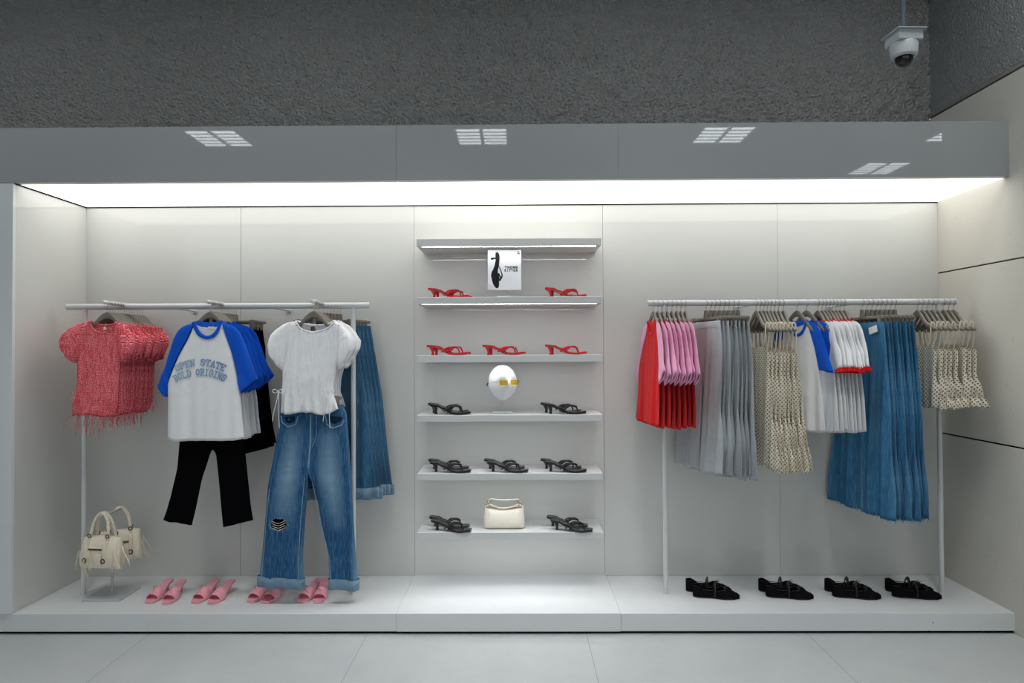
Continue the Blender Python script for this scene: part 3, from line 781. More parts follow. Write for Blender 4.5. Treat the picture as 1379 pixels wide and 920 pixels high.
# arm 2: raglan tees, black trousers behind, black trousers hanging under the front tee
on_arm(Kind(raglan_tee('white_cotton', 'blue_jersey', True, printed=True)), Kind(*[raglan_tee('white_cotton', 'blue_jersey', var=v) for v in (1, 2, 3)]), HA, 9, ARMX[1], 0.135, 0.325,
       'white raglan tee with blue sleeves, %s from the front on the arm', 'grey hanger carrying the %s blue-sleeved tee from the front',
       'blue-sleeved tees on the middle arm', 'hangers of the blue-sleeved tees',
       'white raglan tee with blue sleeves and arched lettering, foremost on the middle arm', 'grey hanger in the neck of the lettered blue-sleeved tee')
q = P2(274.5, 405, 0.0043)
def black_trousers(dz, th, y0, seed):
    sh = lambda pl: [(x, z + dz) for x, z in pl]
    wl = sh(q((237, 532), (233, 560), (232.2, 591), (228.4, 633), (221, 671.5), (210, 703)))
    wr = sh(q((314, 532), (318, 560), (319.4, 592), (325, 648), (329, 680), (333.5, 703)))
    cr = (sh(q((276.5, 604)))[0], sh(q((265, 642), (257, 675), (249.8, 710))), sh(q((281, 613), (287, 662.7), (290, 690), (292.4, 713))))
    hem = (wl[-1], cr[1][-1], cr[2][-1], wr[-1])
    return trousers('trousers', '', 'trousers', 'black_cloth', wl, wr, cr, hem, th, y0, seed, 0.006)[0]
bt = black_trousers(0.0, 0.032, 0.014, 4)
bt.location = (ARMX[1], 0.135, RODA); bt['label'] = 'black flared trousers hanging below the lettered blue-sleeved tee'; bt['group'] = 'black trousers on the middle arm'
bc = clip_hanger(0.0165, 0.17, -0.545, stem=True); bc.location = (ARMX[1], 0.149, RODA)
bc['label'] = 'grey clip hanger with a long stem in the neck of the lettered tee'; bc['group'] = 'clip hangers of the black trousers'
on_arm(None, Kind(black_trousers(0.39, 0.014, 0, 6)), CA, 6, ARMX[1], 0.365, 0.50,
       'black flared trousers, %s from the front behind the blue-sleeved tees', 'grey clip hanger of the %s black trousers behind the blue-sleeved tees',
       'black trousers on the middle arm', 'clip hangers of the black trousers', None, None, start=1)
for o in [o for o in C.objects if o.name.startswith('trousers') and o.location.y > 0.3]: pass

# arm 3: white shirred tops, ripped jeans below, cuffed jeans behind
def shirred_top(front):
    t = thing('shirred_blouse', 'white shirred top', 'top')
    q = P2(421, 405, 0.0043); th = 0.085 if front else 0.015; y0 = -0.012 if front else 0
    fo = waves(13, 0.004, (0.06, 0.04), -0.3, -0.6, 0.5)
    T = q((399, 434), (403, 442), (411, 447.5), (423, 449.5), (436, 447), (445, 442), (450, 434))
    Tb = q((399, 434), (410, 438.5), (424, 440), (440, 438.5), (450, 434))
    L = q((399, 434), (387, 438), (385.5, 460), (384, 480), (380.5, 500), (380.5, 515), (379, 533), (377.4, 558))
    R = q((450, 434), (459, 439), (457, 460), (455, 485), (453, 500), (449, 515), (448, 533), (456, 553))
    B = q((377.4, 558), (392, 560), (405, 557), (420, 557), (436, 561), (447, 558), (456, 553))
    m = MB(); patch(m, L, R, T, B, Tb, nu=46, nv=40, th=lambda v: th * (0.4 + 0.6 * min(1, v * 1.6)), y0=y0,
                    fold=lambda x, z, v: fo(x, z, v) + 0.0012 * math.sin(x * 520) + 0.017 * max(0, v - 0.8) * 5 * math.sin(x * 105 + 1))
    m.build('torso', 'shirred_white', t, angle=180)
    def sleeve(A, Bx, Tt):
        mm = MB(); f2 = waves(9, 0.006, (0.05, 0.033), -0.1, -0.2, 1.0)
        patch(mm, A, Bx, Tt, None, nu=20, nv=18, th=lambda v: 0.014 + (0.07 if front else 0.008) * math.sin(PI * min(1, v * 0.98)) ** 0.7, fold=f2, y0=y0, power=3)
        mm.build('sleeve', 'shirred_white', t, angle=180)
    sleeve(q((399, 434), (384, 437), (370, 446), (361, 458), (359, 469), (366, 482), (371.5, 493)), q((383.5, 500), (380, 501), (376, 498), (371.5, 493)), q((399, 434), (393, 450), (390, 475), (383.5, 500)))
    sleeve(q((450, 434), (461, 440), (470, 450), (476, 461), (475, 472), (468, 483), (463, 491)), q((453, 499), (457, 500), (460, 497), (463, 491)), q((450, 434), (452, 450), (451, 475), (453, 499)))
    c = MB(); c.tube([(x, y0 - 0.016 + 0.004 * math.sin(i * 1.9), z) for i, (x, z) in enumerate(spline(T, 30))], 0.0055, 6)
    c.tube([(x, y0 + 0.012 + 0.003 * math.sin(i * 2.2), z) for i, (x, z) in enumerate(spline(Tb, 18))], 0.0055, 6); c.build('neck_ruffle', 'shirred_white', t, angle=180)
    if front:
        for (bx, bz) in ((377, 529), (446, 529)):
            m = MB(); (x, z), = q((bx, bz)); y = y0 - th / 2 + (0.02 if bx < 400 else 0.0) - 0.01
            for sx in (-1, 1):
                m.tube([tuple(p) for p in spline([(x, y, z), (x + sx * 0.016, y - 0.008, z + 0.014), (x + sx * 0.034, y - 0.006, z + 0.006), (x + sx * 0.018, y - 0.01, z - 0.008), (x, y, z)], 14)], 0.0022, 6)
                m.tube([tuple(p) for p in spline([(x, y, z), (x + sx * 0.006, y - 0.01, z - 0.05), (x + sx * 0.014 - 0.01, y - 0.006, z - 0.12), (x + sx * 0.02 - 0.012, y - 0.004, z - 0.19 - 0.02 * sx)], 14)], 0.0020, 6)
            m.build('side_tie', 'shirred_white', t, angle=180)
        MB().box(-0.014, -0.004, y0 + 0.004, y0 + 0.006, -0.185, -0.16).build('neck_label', 'dark_metal', t, smooth=False)
    return t
on_arm(Kind(shirred_top(True)), Kind(shirred_top(False)), HA, 6, ARMX[2], 0.135, 0.29,
       'white shirred puff-sleeve top, %s from the front of its row', 'grey hanger carrying the %s white shirred top from the front',
       'white shirred tops on the left rack', 'hangers of the white shirred tops',
       'white shirred puff-sleeve top with side ties, foremost above the ripped jeans', 'grey hanger in the neck of the foremost white shirred top')
q = P2(421, 405, 0.0043)
wl = q((382, 549), (374, 560), (368.5, 604), (358, 657), (351, 736), (346, 792)); wr = q((460, 549), (465, 560), (470.5, 633), (476, 724), (480, 797))
cr = (q((414, 640))[0], q((409.5, 692), (406, 748), (407, 795)), q((421, 660), (428, 690), (439.7, 750), (442, 795)))
jn, fy, ff, jth = trousers('ripped_jeans', 'blue wide-leg jeans with ripped knee and turned-up cuffs, below the foremost white top', 'jeans', 'denim_blue', wl, wr, cr, (wl[-1], cr[1][-1], cr[2][-1], wr[-1]), 0.058, 0.016, 8, 0.007, cuff='denim_cuff', hemwave=0.03)
jn.location = (ARMX[2], 0.135, RODA)
def ribbon_on(pl, wdt, fy_, dy=0.0022, v=0.3, n=30):
    """flat strip lying on the front layer"""
    P = resample(pl, n); m = MB(); a, b, c = [], [], []
    for i, p in enumerate(P):
        d = (P[min(i + 1, n - 1)] - P[max(i - 1, 0)]).normalized(); nn = Vector((-d.y, d.x)) * wdt / 2
        a.append((p.x + nn.x, fy_(p.x + nn.x, p.y + nn.y, v) - 0.0002, p.y + nn.y)); b.append((p.x, fy_(p.x, p.y, v) - dy, p.y)); c.append((p.x - nn.x, fy_(p.x - nn.x, p.y - nn.y, v) - 0.0002, p.y - nn.y))
    return m.grid([a, b, c])
for pl in ([(378, 562), (379, 571), (387, 577), (398, 574), (401, 562)], [(438, 562), (440, 574), (448, 579), (460, 575), (463, 568)]):
    ribbon_on(q(*pl), 0.007, fy, 0.004).build('pocket', 'denim_stitch', jn)
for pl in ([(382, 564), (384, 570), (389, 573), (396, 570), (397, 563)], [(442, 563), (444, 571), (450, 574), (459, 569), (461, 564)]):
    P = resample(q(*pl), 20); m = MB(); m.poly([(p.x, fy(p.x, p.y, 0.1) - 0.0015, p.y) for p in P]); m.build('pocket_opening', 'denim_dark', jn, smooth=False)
ribbon_on(q((418, 560), (417.5, 600), (415, 632)), 0.008, fy, 0.004).build('fly', 'denim_stitch', jn)
ribbon_on(q((426, 562), (425.5, 590), (420, 604)), 0.003, fy, 0.002).build('fly_stitch', 'denim_stitch', jn)
p, = q((419, 556)); MB().lathe([(0, 0), (0.007, 0), (0.008, -0.001), (0.008, -0.004), (0, -0.005)], 14).xf(Matrix.Translation((p[0], fy(p[0], p[1], 0.05) - 0.002, p[1])) @ Matrix.Rotation(-PI / 2, 4, 'X')).build('button', 'chrome', jn)
for bx in (392, 444):
    (x, z), = q((bx, 555)); MB().box(x - 0.005, x + 0.005, fy(x, z, 0.05) - 0.006, fy(x, z, 0.05) - 0.001, z - 0.022, z + 0.02, 0.001).build('belt_loop', 'denim_stitch', jn)
for pl in ([(410, 645), (405, 700), (402.5, 750), (402, 783)], [(420, 652), (430, 700), (443, 752), (446, 785)], [(363, 660), (357, 720), (351, 783)]):
    ribbon_on(q(*pl), 0.004, lambda x, z, v: fy(x, z, 0.6), 0.002).build('leg_seam', 'denim_stitch', jn)
# rip on the knee: dark opening, frayed edge, white threads across
(rx, rz0), = q((375, 708)); rr0 = random.Random(2); m = MB(); m2 = MB(); m3 = MB()
ringp = [(rx + 0.047 * math.cos(a) * (0.8 + 0.25 * rr0.random()), rz0 + 0.036 * math.sin(a) * (0.75 + 0.3 * rr0.random())) for a in [2 * PI * k / 22 for k in range(22)]]
fyr = lambda x, z: fy(x, z, 0.6)
m.poly([(x, fyr(x, z) - 0.002, z) for x, z in ringp]); m.build('knee_rip', 'black_cloth', jn, smooth=False)
for k, (x, z) in enumerate(ringp):
    for j in range(3):
        a = math.atan2(z - rz0, x - rx) + rr0.uniform(-0.4, 0.4); l = rr0.uniform(0.008, 0.02)
        m2.tube([(x, fyr(x, z) - 0.002, z), (x + math.cos(a) * l * 0.4, fyr(x, z) - 0.006, z + math.sin(a) * l * 0.4), (x + math.cos(a) * l * 0.9, fyr(x, z) - 0.004, z + math.sin(a) * l * 0.9 - 0.004)], 0.0013, 4)
e = m2.build('frayed_edge', 'denim_cuff', jn); e['kind'] = 'stuff'
for k in range(4):
    zz = rz0 + 0.018 - k * 0.013
    m3.tube([tuple(p) for p in spline([(rx - 0.036, fyr(rx - 0.036, zz) - 0.004, zz), (rx, fyr(rx, zz) - 0.007, zz - 0.012 - 0.004 * rr0.random()), (rx + 0.038, fyr(rx + 0.038, zz) - 0.004, zz + 0.004)], 8)], 0.0012, 4)
e = m3.build('white_threads', 'tag_white', jn); e['kind'] = 'stuff'
jc = clip_hanger(0.0165, 0.165, -0.575, stem=True); jc.location = (ARMX[2], 0.151, RODA)
jc['label'] = 'grey clip hanger holding the ripped jeans under the foremost white top'
def wide_jeans(key, name, mat, th, cuff, wmul=1.0, z0=-0.145, z1=-1.24, seed=5, band=None, amp=0.008, shift=0.0):
    wl = [(-0.19, z0), (-0.215, z0 - 0.16), (-0.235 * wmul, z0 - 0.42), (-0.262 * wmul, z0 - 0.75), (-0.30 * wmul + shift, z1)]
    wr = [(0.19, z0), (0.215, z0 - 0.16), (0.235 * wmul, z0 - 0.42), (0.262 * wmul, z0 - 0.75), (0.30 * wmul + shift, z1)]
    cr = ((0, z0 - 0.33), [(-0.01 * wmul, z0 - 0.5), (-0.018 * wmul, z0 - 0.8), (-0.02 * wmul + shift, z1 - 0.008)], [(0.01 * wmul, z0 - 0.5), (0.018 * wmul, z0 - 0.8), (0.02 * wmul + shift, z1 - 0.008)])
    return trousers(name, key, 'jeans', mat, wl, wr, cr, (wl[-1], cr[1][-1], cr[2][-1], wr[-1]), th, 0, seed, amp, cuff=cuff, band=band)[0]
kj = Kind(wide_jeans('', 'wide_leg_jeans', 'denim_deep', 0.014, 'denim_cuff', 1.1, -0.145, -1.21, 12, amp=0.019))
on_arm(None, kj, CA, 6, ARMX[2] + 0.0, 0.35, 0.505,
       'blue wide-leg jeans with pale cuffs behind the white tops, %s from the front', 'grey clip hanger of the %s cuffed jeans behind the white tops',
       'cuffed jeans behind the white tops', 'clip hangers of the cuffed jeans', None, None, start=1, xstep=0.012)

# ------------------------------------------------------------------ right rack
def on_rail(kind, hang, hooks, label, hlabel, group, hgroup, yaw=(0, 0), lean=(0, 0), jig=0.004, scale=None):
    n = len(hooks); out = []
    for i, px in enumerate(hooks):
        f = i / max(1, n - 1); X = at(px, 408, YR).x
        rz = -PI / 2 + yaw[0] + (yaw[1] - yaw[0]) * f + rnd.uniform(-jig, jig); ln = lean[0] + (lean[1] - lean[0]) * f
        scl = (rnd.uniform(0.96, 1.03), 1, rnd.uniform(0.985, 1.012))
        out.append(kind.put((X, YR + rnd.uniform(-0.006, 0.006), RODR), (ln, rnd.uniform(-0.010, 0.010), rz), label % ORD[i] if '%s' in label else label, group, scl))
        hang.put((X, YR, RODR), (0, 0, rz), hlabel % ORD[i], hgroup)
    return out
on_rail(Kind(*[raglan_tee('red_jersey', 'pink_jersey', collar='red_jersey', name='raglan_shirt', zs=0.92, flare=0.25, var=v) for v in (4, 5, 6)]), HS, (879.5, 885.8, 892, 898.3, 904.7, 911, 916.8, 922.7),
        'red tee with pink raglan sleeves, %s from the left end of the right rail', 'grey hanger of the %s red and pink tee from the left end of the rail',
        'red and pink tees on the right rack', 'hangers of the red and pink tees', yaw=(0.12, 0.02), lean=(-0.05, 0.0))
# grey flared sweatpants on clip hangers
wl = [(-0.18, -0.14), (-0.205, -0.3), (-0.235, -0.6), (-0.262, -0.85), (-0.29, -1.03)]; wr = mirror(wl)
cr = ((0, -0.46), [(-0.008, -0.6), (-0.012, -0.85), (-0.012, -1.045)], [(0.008, -0.6), (0.012, -0.85), (0.012, -1.045)])
gp = trousers('sweatpants', '', 'trousers', 'grey_fleece', wl, wr, cr, (wl[-1], cr[1][-1], cr[2][-1], wr[-1]), 0.0145, 0, 31, 0.015)[0]
on_rail(Kind(gp), CR, (950.5, 956.8, 962.5, 968.8, 975, 981, 987.7, 994), 'light grey wide sweatpants, %s from the left in the grey row',
        'grey clip hanger of the %s light grey sweatpants from the left', 'light grey sweatpants on the right rack', 'clip hangers of the grey sweatpants', yaw=(0.22, 0.0), lean=(-0.06, 0.0))
def polka_piece(name, top, hemz, hemw, bw, peplum):
    t = thing(name, '', 'dress' if name.endswith('dress') else 'top')
    fo = waves(41, 0.011, (0.11, 0.07, 0.05), top - 0.05, hemz, 0.15)
    L = [(-bw, top), (-bw * 1.0, top - 0.05), (-bw * 0.96, top - 0.12)] + [(-bw * 0.96 - (hemw - bw * 0.96) * f ** peplum, top - 0.12 + (hemz - top + 0.12) * f) for f in (0.25, 0.5, 0.75, 1)]
    R = mirror(L)
    N = 9; T = [(-bw + 2 * bw * i / 16, top + 0.03 * abs(math.sin(PI * i / 8)) ** 0.8) for i in range(17)]
    Tb = [(-bw + 2 * bw * i / 8, top - 0.01) for i in range(9)]
    B = [(-hemw + 2 * hemw * i / 20, hemz + 0.006 * math.sin(i * 1.3)) for i in range(21)]
    m = MB(); patch(m, L, R, T, B, Tb, nu=40, nv=36, th=lambda v: 0.0135 + 0.003 * v, fold=fo, power=3); m.build('bodice', 'polka_cotton', t, angle=180)
    c = MB(); patch(c, [(x * 0.96, z - 0.004) for x, z in L[:2]], [(x * 0.96, z - 0.004) for x, z in R[:2]], [(x * 0.96, z + 0.006) for x, z in T], None, [(x * 0.96, z + 0.008) for x, z in Tb], nu=24, nv=5, th=0.009, fold=fo, hem=False); c.build('lining', 'cream_lining', t, angle=180)
    for sx in (-1, 1):
        m = MB(); hx_ = 0.155 * sx; hz = -0.158
        f_ = [(bw * 0.62 * sx, -0.011, top + 0.026), (hx_ * 0.96, -0.012, (top + hz) / 2), (hx_, -0.010, hz - 0.01), (hx_, 0, hz + 0.012), (hx_, 0.010, hz - 0.01), (hx_ * 0.98, 0.011, (top + hz) / 2), (bw * 0.7 * sx, 0.009, top - 0.005)]
        m.tube([tuple(p) for p in spline(f_, 26)], 0.0048, 6, flat=0.35); m.build('strap', 'cream_lining', t, angle=180)
    return t
on_rail(Kind(polka_piece('polka_dot_dress', -0.325, -0.99, 0.33, 0.19, 1.3)), HR, (1018, 1023.3, 1028.3, 1033, 1037.7, 1043, 1048.5, 1054.6),
        'cream dress with black dots and thin straps, %s from the left', 'grey hanger of the %s dotted dress from the left',
        'polka dot dresses on the right rack', 'hangers of the polka dot dresses', yaw=(0.1, -0.02), lean=(-0.02, 0.035))
kb = Kind(raglan_tee('white_cotton', 'blue_jersey', name='raglan_tee', flare=0.1, zs=0.97, slen=0.95))
for i, (px, yaw, lab) in enumerate(((1073, 0.5, 'blue-sleeved white tee next to the dotted dresses, left one of two'), (1086, 0.62, 'blue-sleeved white tee next to the white red-trimmed tees, right one of two'))):
    X = at(px, 408, YR).x; kb.put((X, YR, RODR), (0, 0, -PI / 2 + yaw), lab, 'blue-sleeved tees on the right rack', (0.86, 1, 1))
    HS.put((X, YR, RODR), (0, 0, -PI / 2 + yaw), ('grey hanger of the blue-sleeved tee next to the dotted dresses', 'grey hanger of the blue-sleeved tee next to the red-trimmed tees')[i], 'hangers of the blue-sleeved tees on the right rack', (0.9, 1, 1))
on_rail(Kind(*[raglan_tee('white_cotton', 'white_cotton', name='ringer_tee', ruffle='red_jersey', flare=0.05, zs=0.96, slen=0.8, var=v) for v in (7, 8, 9)]), HS, (1101, 1106.7, 1111.4, 1116.5, 1121, 1125.5, 1131, 1136.5),
        'white tee with red collar and ruffled red cuffs, %s from the left', 'grey hanger of the %s white red-trimmed tee from the left',
        'white red-trimmed tees on the right rack', 'hangers of the white red-trimmed tees', yaw=(0.12, 0.05))
def rack_jeans():
    t = wide_jeans('', 'denim_jeans', 'denim_rack', 0.0145, None, 1.0, -0.15, -1.27, 17, amp=0.013)
    m = MB()
    for hx0, hx1 in ((-0.298, -0.024), (0.024, 0.298)):       # frayed hem
        for k in range(40):
            x = hx0 + (hx1 - hx0) * k / 39
            m.tube([(x, 0.012 * math.sin(k * 2.4), -1.262), (x + 0.003 * math.sin(k * 5), 0.014 * math.sin(k * 2.4), -1.282 - 0.005 * math.sin(k * 3.1))], 0.0014, 4)
    o = m.build('frayed_hem', 'denim_stitch', t); o['kind'] = 'stuff'
    return t
jl = on_rail(Kind(rack_jeans()), CR, (1160.7, 1167.5, 1174, 1180, 1186, 1192.5, 1198.7, 1205), 'blue denim jeans with frayed hem, %s from the left on the rail',
        'grey clip hanger of the %s pair of blue jeans on the right rail', 'blue jeans on the right rack', 'clip hangers of the blue jeans', yaw=(0.16, 0.02), lean=(-0.02, 0.0))
jl[0]['label'] = 'blue denim jeans with a white paper tag, leftmost pair on the right rail'
MB().box(-0.04, 0.03, -0.022, -0.021, -0.215, -0.175).xf(Matrix.Translation((0.08, 0, 0)) @ Matrix.Rotation(-0.25, 4, 'Y')).build('price_tag', 'tag_white', jl[0], smooth=False)
on_rail(Kind(polka_piece('polka_dot_camisole', -0.315, -0.64, 0.285, 0.185, 2.2)), HR, (1235, 1241.7, 1248.4, 1255, 1261.5, 1270, 1277, 1283.6),
        'cream dotted cropped camisole, %s from the left at the rail\'s right end', 'grey hanger of the %s dotted camisole from the left',
        'polka dot camisoles on the right rack', 'hangers of the polka dot camisoles', yaw=(0.0, 0.0), lean=(0.0, 0.03))

# ================================================================== WALL SHELVES
YS = 0.305
names_s = ['topmost', 'second from the top', 'third from the top', 'fourth from the top', 'fifth from the top', 'lowest']
SX0, SX1 = at(561.5, 640, YS).x, at(812, 640, YS).x
SZ = []
for i, (yt, yb) in enumerate(((321, 331), (399.7, 409), (478.2, 487.8), (559, 567.8), (637.8, 646.8), (717.3, 726))):
    zt, zb = at(686, yt, YS).z, at(686, yb, YS).z; SZ.append(zt)
    t = thing('wall_shelf', '%s white wall shelf%s' % ({'topmost': 'topmost', 'lowest': 'lowest'}.get(names_s[i], names_s[i]), (' with a light strip and nothing on it', ' holding two red pairs and the sign', ' with three pairs of red sandals', ' with the mannequin head', ' with three pairs of black sandals', ' with the white handbag')[i]), 'shelf', ((SX0 + SX1) / 2, YD, zb), (0, 0, 0), 'white shelves on the back wall')
    hw = (SX1 - SX0) / 2
    MB().box(-hw, hw, YS - YD, 0, 0, zt - zb, 0.0015).build('board', 'shelf', t, smooth=False)
    MB().box(-hw + 0.03, hw - 0.03, YS - YD + 0.022, YS - YD + 0.036, -0.0002, 0.0005).build('light_strip', 'led', t, smooth=False)

# ------------------------------------------------------------------ sandals (x: heel to toe)
def sole_rows(L, zf, hw, thick, n=28, m=9):
    rows = []
    for i in range(n):
        x = L * i / (n - 1); f = i / (n - 1); w_ = hw(f); z = zf(f); r = []
        for k in range(m): r.append((x, -w_ + 2 * w_ * k / (m - 1), z + 0.0015 * (abs(2 * k / (m - 1) - 1)) ** 2))
        for k in reversed(range(m)): r.append((x, (-w_ + 2 * w_ * k / (m - 1)) * 0.96, z - thick))
        rows.append(r)
    return rows
def interp(pts):
    def f(t):
        for (a, va), (b, vb) in zip(pts, pts[1:]):
            if t <= b:
                k = (t - a) / (b - a); k = k * k * (3 - 2 * k); return va + (vb - va) * k
        return pts[-1][1]
    return f
def sole(L, zf, hw, thick):
    m = MB(); rows = sole_rows(L, zf, hw, thick); m.grid(rows, close=True); n = len(rows[0]); o = len(m.v) - len(rows) * n
    m.f.append(tuple(o + k for k in range(n))); m.f.append(tuple(o + (len(rows) - 1) * n + k for k in range(n))); return m
def kitten_heel(x, h, r0=0.014):
    return MB().tube([(x - 0.004, 0, h), (x, 0, h * 0.72), (x + 0.003, 0, h * 0.35), (x + 0.002, 0, 0.004), (x + 0.002, 0, 0)], [r0 * 1.15, r0 * 0.8, r0 * 0.5, r0 * 0.6, r0 * 0.62], 12)
def thong_sandal(mat, solemat, name):
    t = thing(name, '', 'sandal')
    L = 0.255
    zf = interp(((0, 0.062), (0.2, 0.058), (0.35, 0.042), (0.58, 0.014), (0.75, 0.011), (1, 0.018)))
    hw = interp(((0, 0.012), (0.05, 0.023), (0.2, 0.026), (0.42, 0.022), (0.68, 0.038), (0.86, 0.034), (0.97, 0.022), (1, 0.016)))
    sole(L, zf, hw, 0.012).build('sole', mat, t, angle=50)
    kitten_heel(0.035, 0.052, 0.016).build('heel', mat, t)
    m = MB(); tp = (0.205, 0.0, 0.012); ap = (0.192, 0, 0.046)
    m.tube([tp, (0.2, 0, 0.03), ap], 0.0045, 8); m.build('toe_post', mat, t)
    for sy in (-1, 1):
        m = MB()
        for off in (0, 1):
            e = (0.118 - 0.022 * off, sy * 0.030, 0.014 + 0.006 * off)
            pts = spline([(ap[0] + 0.002, 0, ap[2] - 0.004 * off), (0.178 - 0.012 * off, sy * 0.010, 0.052 - 0.002 * off), (0.150 - 0.018 * off, sy * 0.024, 0.047), (0.128 - 0.02 * off, sy * 0.034, 0.030), e], 14)
            m.tube([tuple(p) for p in pts], 0.0055, 7, flat=0.7)
        m.build('strap', mat, t)
    m = MB(); m.box(0.196, 0.2, -0.006, 0.006, 0.04, 0.05, 0.001); m.build('bead', 'chrome' if 'red' in name else 'black_sole', t)
    return t
SR = Kind(thong_sandal('red_leather', 'red_leather', 'red_thong_sandal')); SB = Kind(thong_sandal('black_leather', 'black_sole', 'black_thong_sandal'))
for o in SR.p, SB.p: o.name = 'thong_sandal'
shelfname = {1: 'second shelf from the top', 2: 'third shelf from the top', 3: 'shelf with the mannequin head', 4: 'fifth shelf from the top', 5: 'lowest shelf'}
for (si, px, rot, gap, sc_) in ((1, 577, -0.02, 0.075, 1), (1, 734.5, -0.03, 0.085, 1), (2, 575, -0.03, 0.075, 1), (2, 650, -0.03, 0.07, 1), (2, 734, -0.03, 0.075, 1),
                            (3, 579, -0.14, 0.085, 0), (3, 733, -0.1, 0.085, 0), (4, 579, -0.14, 0.095, 0), (4, 655.5, -0.14, 0.095, 0), (4, 733, -0.14, 0.095, 0),
                            (5, 580.5, -0.24, 0.085, 0), (5, 741, -0.24, 0.085, 0)):
    colr = 'red' if sc_ else 'black'; K = SR if sc_ else SB
    many = sum(1 for s_ in ((1, 577), (1, 734), (2, 575), (2, 650), (2, 734), (3, 1), (3, 2), (4, 1), (4, 2), (4, 3), (5, 1), (5, 2)) if s_[0] == si)
    side = 'left' if px < 620 else ('middle' if px < 700 else 'right')
    z = SZ[si] + 0.0004; Y = 0.375 if not sc_ else 0.40
    a = at(px, 500, Y).x
    for j, (dx, dy) in enumerate(((0, 0), (-0.022, gap))):
        if sc_: dx = (0.0, 0.012)[j]
        lab = '%s thong sandal, %s one of the %s pair on the %s' % (colr, ('front', 'rear')[j], side, shelfname[si])
        K.put((a + dx, Y + dy, z), (0, 0, rot + (0.06 if j else 0)), lab, '%s thong sandals on the wall shelves' % colr)
# ------------------------------------------------------------------ sign
p = at(679.5, 399, 0.40); t = thing('shelf_sign', 'white THONG KITTEN sign card with a black sandal, standing on the second shelf', 'sign', (p.x, 0.41, SZ[1] + 0.0004))
s = (0.40 + 3.75) / FPX
MB().box(-0.042, 0.042, -0.03, 0.03, 0, 0.010, 0.0015).build('base', 'shelf', t, smooth=False)
MB().box(-0.006, 0.006, -0.003, 0.003, 0.010, 0.09, 0.0008).build('stem', 'stand_grey', t, smooth=False)
z0, z1_ = 0.050, 0.050 + 54 * s; hw = 22.6 * s
cdm = MB().box(-hw, hw, -0.0075, -0.0035, z0, z1_, 0.0006).build('card', 'card_white', t, smooth=False)
sx = lambda u: -hw + 2 * hw * (u - 220) / 592.0
sz = lambda v: z1_ - (z1_ - z0) * (v - 65) / 708.0
def on_card(mb, pts, y=-0.0082): return mb.prism([(sx(u), sz(v)) for u, v in pts], y, -0.0074)
m = MB(); on_card(m, [(357, 130), (362, 110), (385, 102), (410, 112), (428, 150), (433, 210), (425, 280), (420, 350), (408, 390), (398, 430), (400, 480), (412, 540), (420, 620), (420, 700), (404, 735), (382, 748), (350, 728), (318, 680), (296, 610), (277, 520), (288, 460), (318, 400), (340, 345), (348, 300), (360, 250), (356, 180)])
on_card(m, [(277, 198), (360, 198), (360, 226), (322, 226), (322, 236), (277, 236)])
on_card(m, [(415, 350), (432, 360), (484, 500), (484, 545), (440, 615), (412, 612), (412, 598), (425, 590), (462, 530), (462, 500)])
on_card(m, [(398, 480), (420, 470), (462, 560), (446, 575), (415, 520), (440, 600), (425, 612), (400, 520)])
m.build('sandal_picture', 'ink', cdm, smooth=False)
m = MB(); on_card(m, [(224, 668), (300, 690), (350, 735), (372, 768), (224, 768)], -0.0077); m.build('tint', 'ink_violet', cdm, smooth=False)
m = MB()
for txt, u0, u1, v0, v1 in (('THONG', 518, 750, 355, 392), ('KITTEN', 512, 750, 410, 446)):
    n = len(txt); wv = (u1 - u0) / n
    for i, ch in enumerate(txt):
        def place(u, v, i=i): return (sx(u0 + wv * (i + 0.1 + 0.8 * u)), -0.0079, sz(v1 + (v0 - v1) * v))
        keep = STROKES[ch]
        STROKES[ch] = [pl for pl in keep if not (len(pl) == 2 and pl[0][1] == pl[1][1] and pl[0][1] in (0, 1) and abs(pl[0][0] - pl[1][0]) < 0.5)] if ch in 'TNI' else keep
        if ch == 'T': STROKES[ch] = [[(.5, 0), (.5, 1)], [(.05, 1), (.95, 1)]]
        if ch == 'E': STROKES[ch] = [[(.2, 0), (.2, 1)], [(.2, 1), (.85, 1)], [(.2, 0), (.85, 0)], [(.2, .5), (.75, .5)]]
        letter(m, ch, place, 0.33); STROKES[ch] = keep
m.build('lettering', 'ink', cdm, smooth=False)
m = MB()
for (u0, u1, v0, v1) in ((736, 786, 92, 101), (736, 745, 101, 112), (766, 775, 101, 112), (740, 786, 118, 127), (740, 748, 127, 143), (757, 765, 127, 143), (772, 786, 127, 143)):
    on_card(m, [(u0, v0), (u1, v0), (u1, v1), (u0, v1)])
m.build('corner_mark', 'ink', cdm, smooth=False)

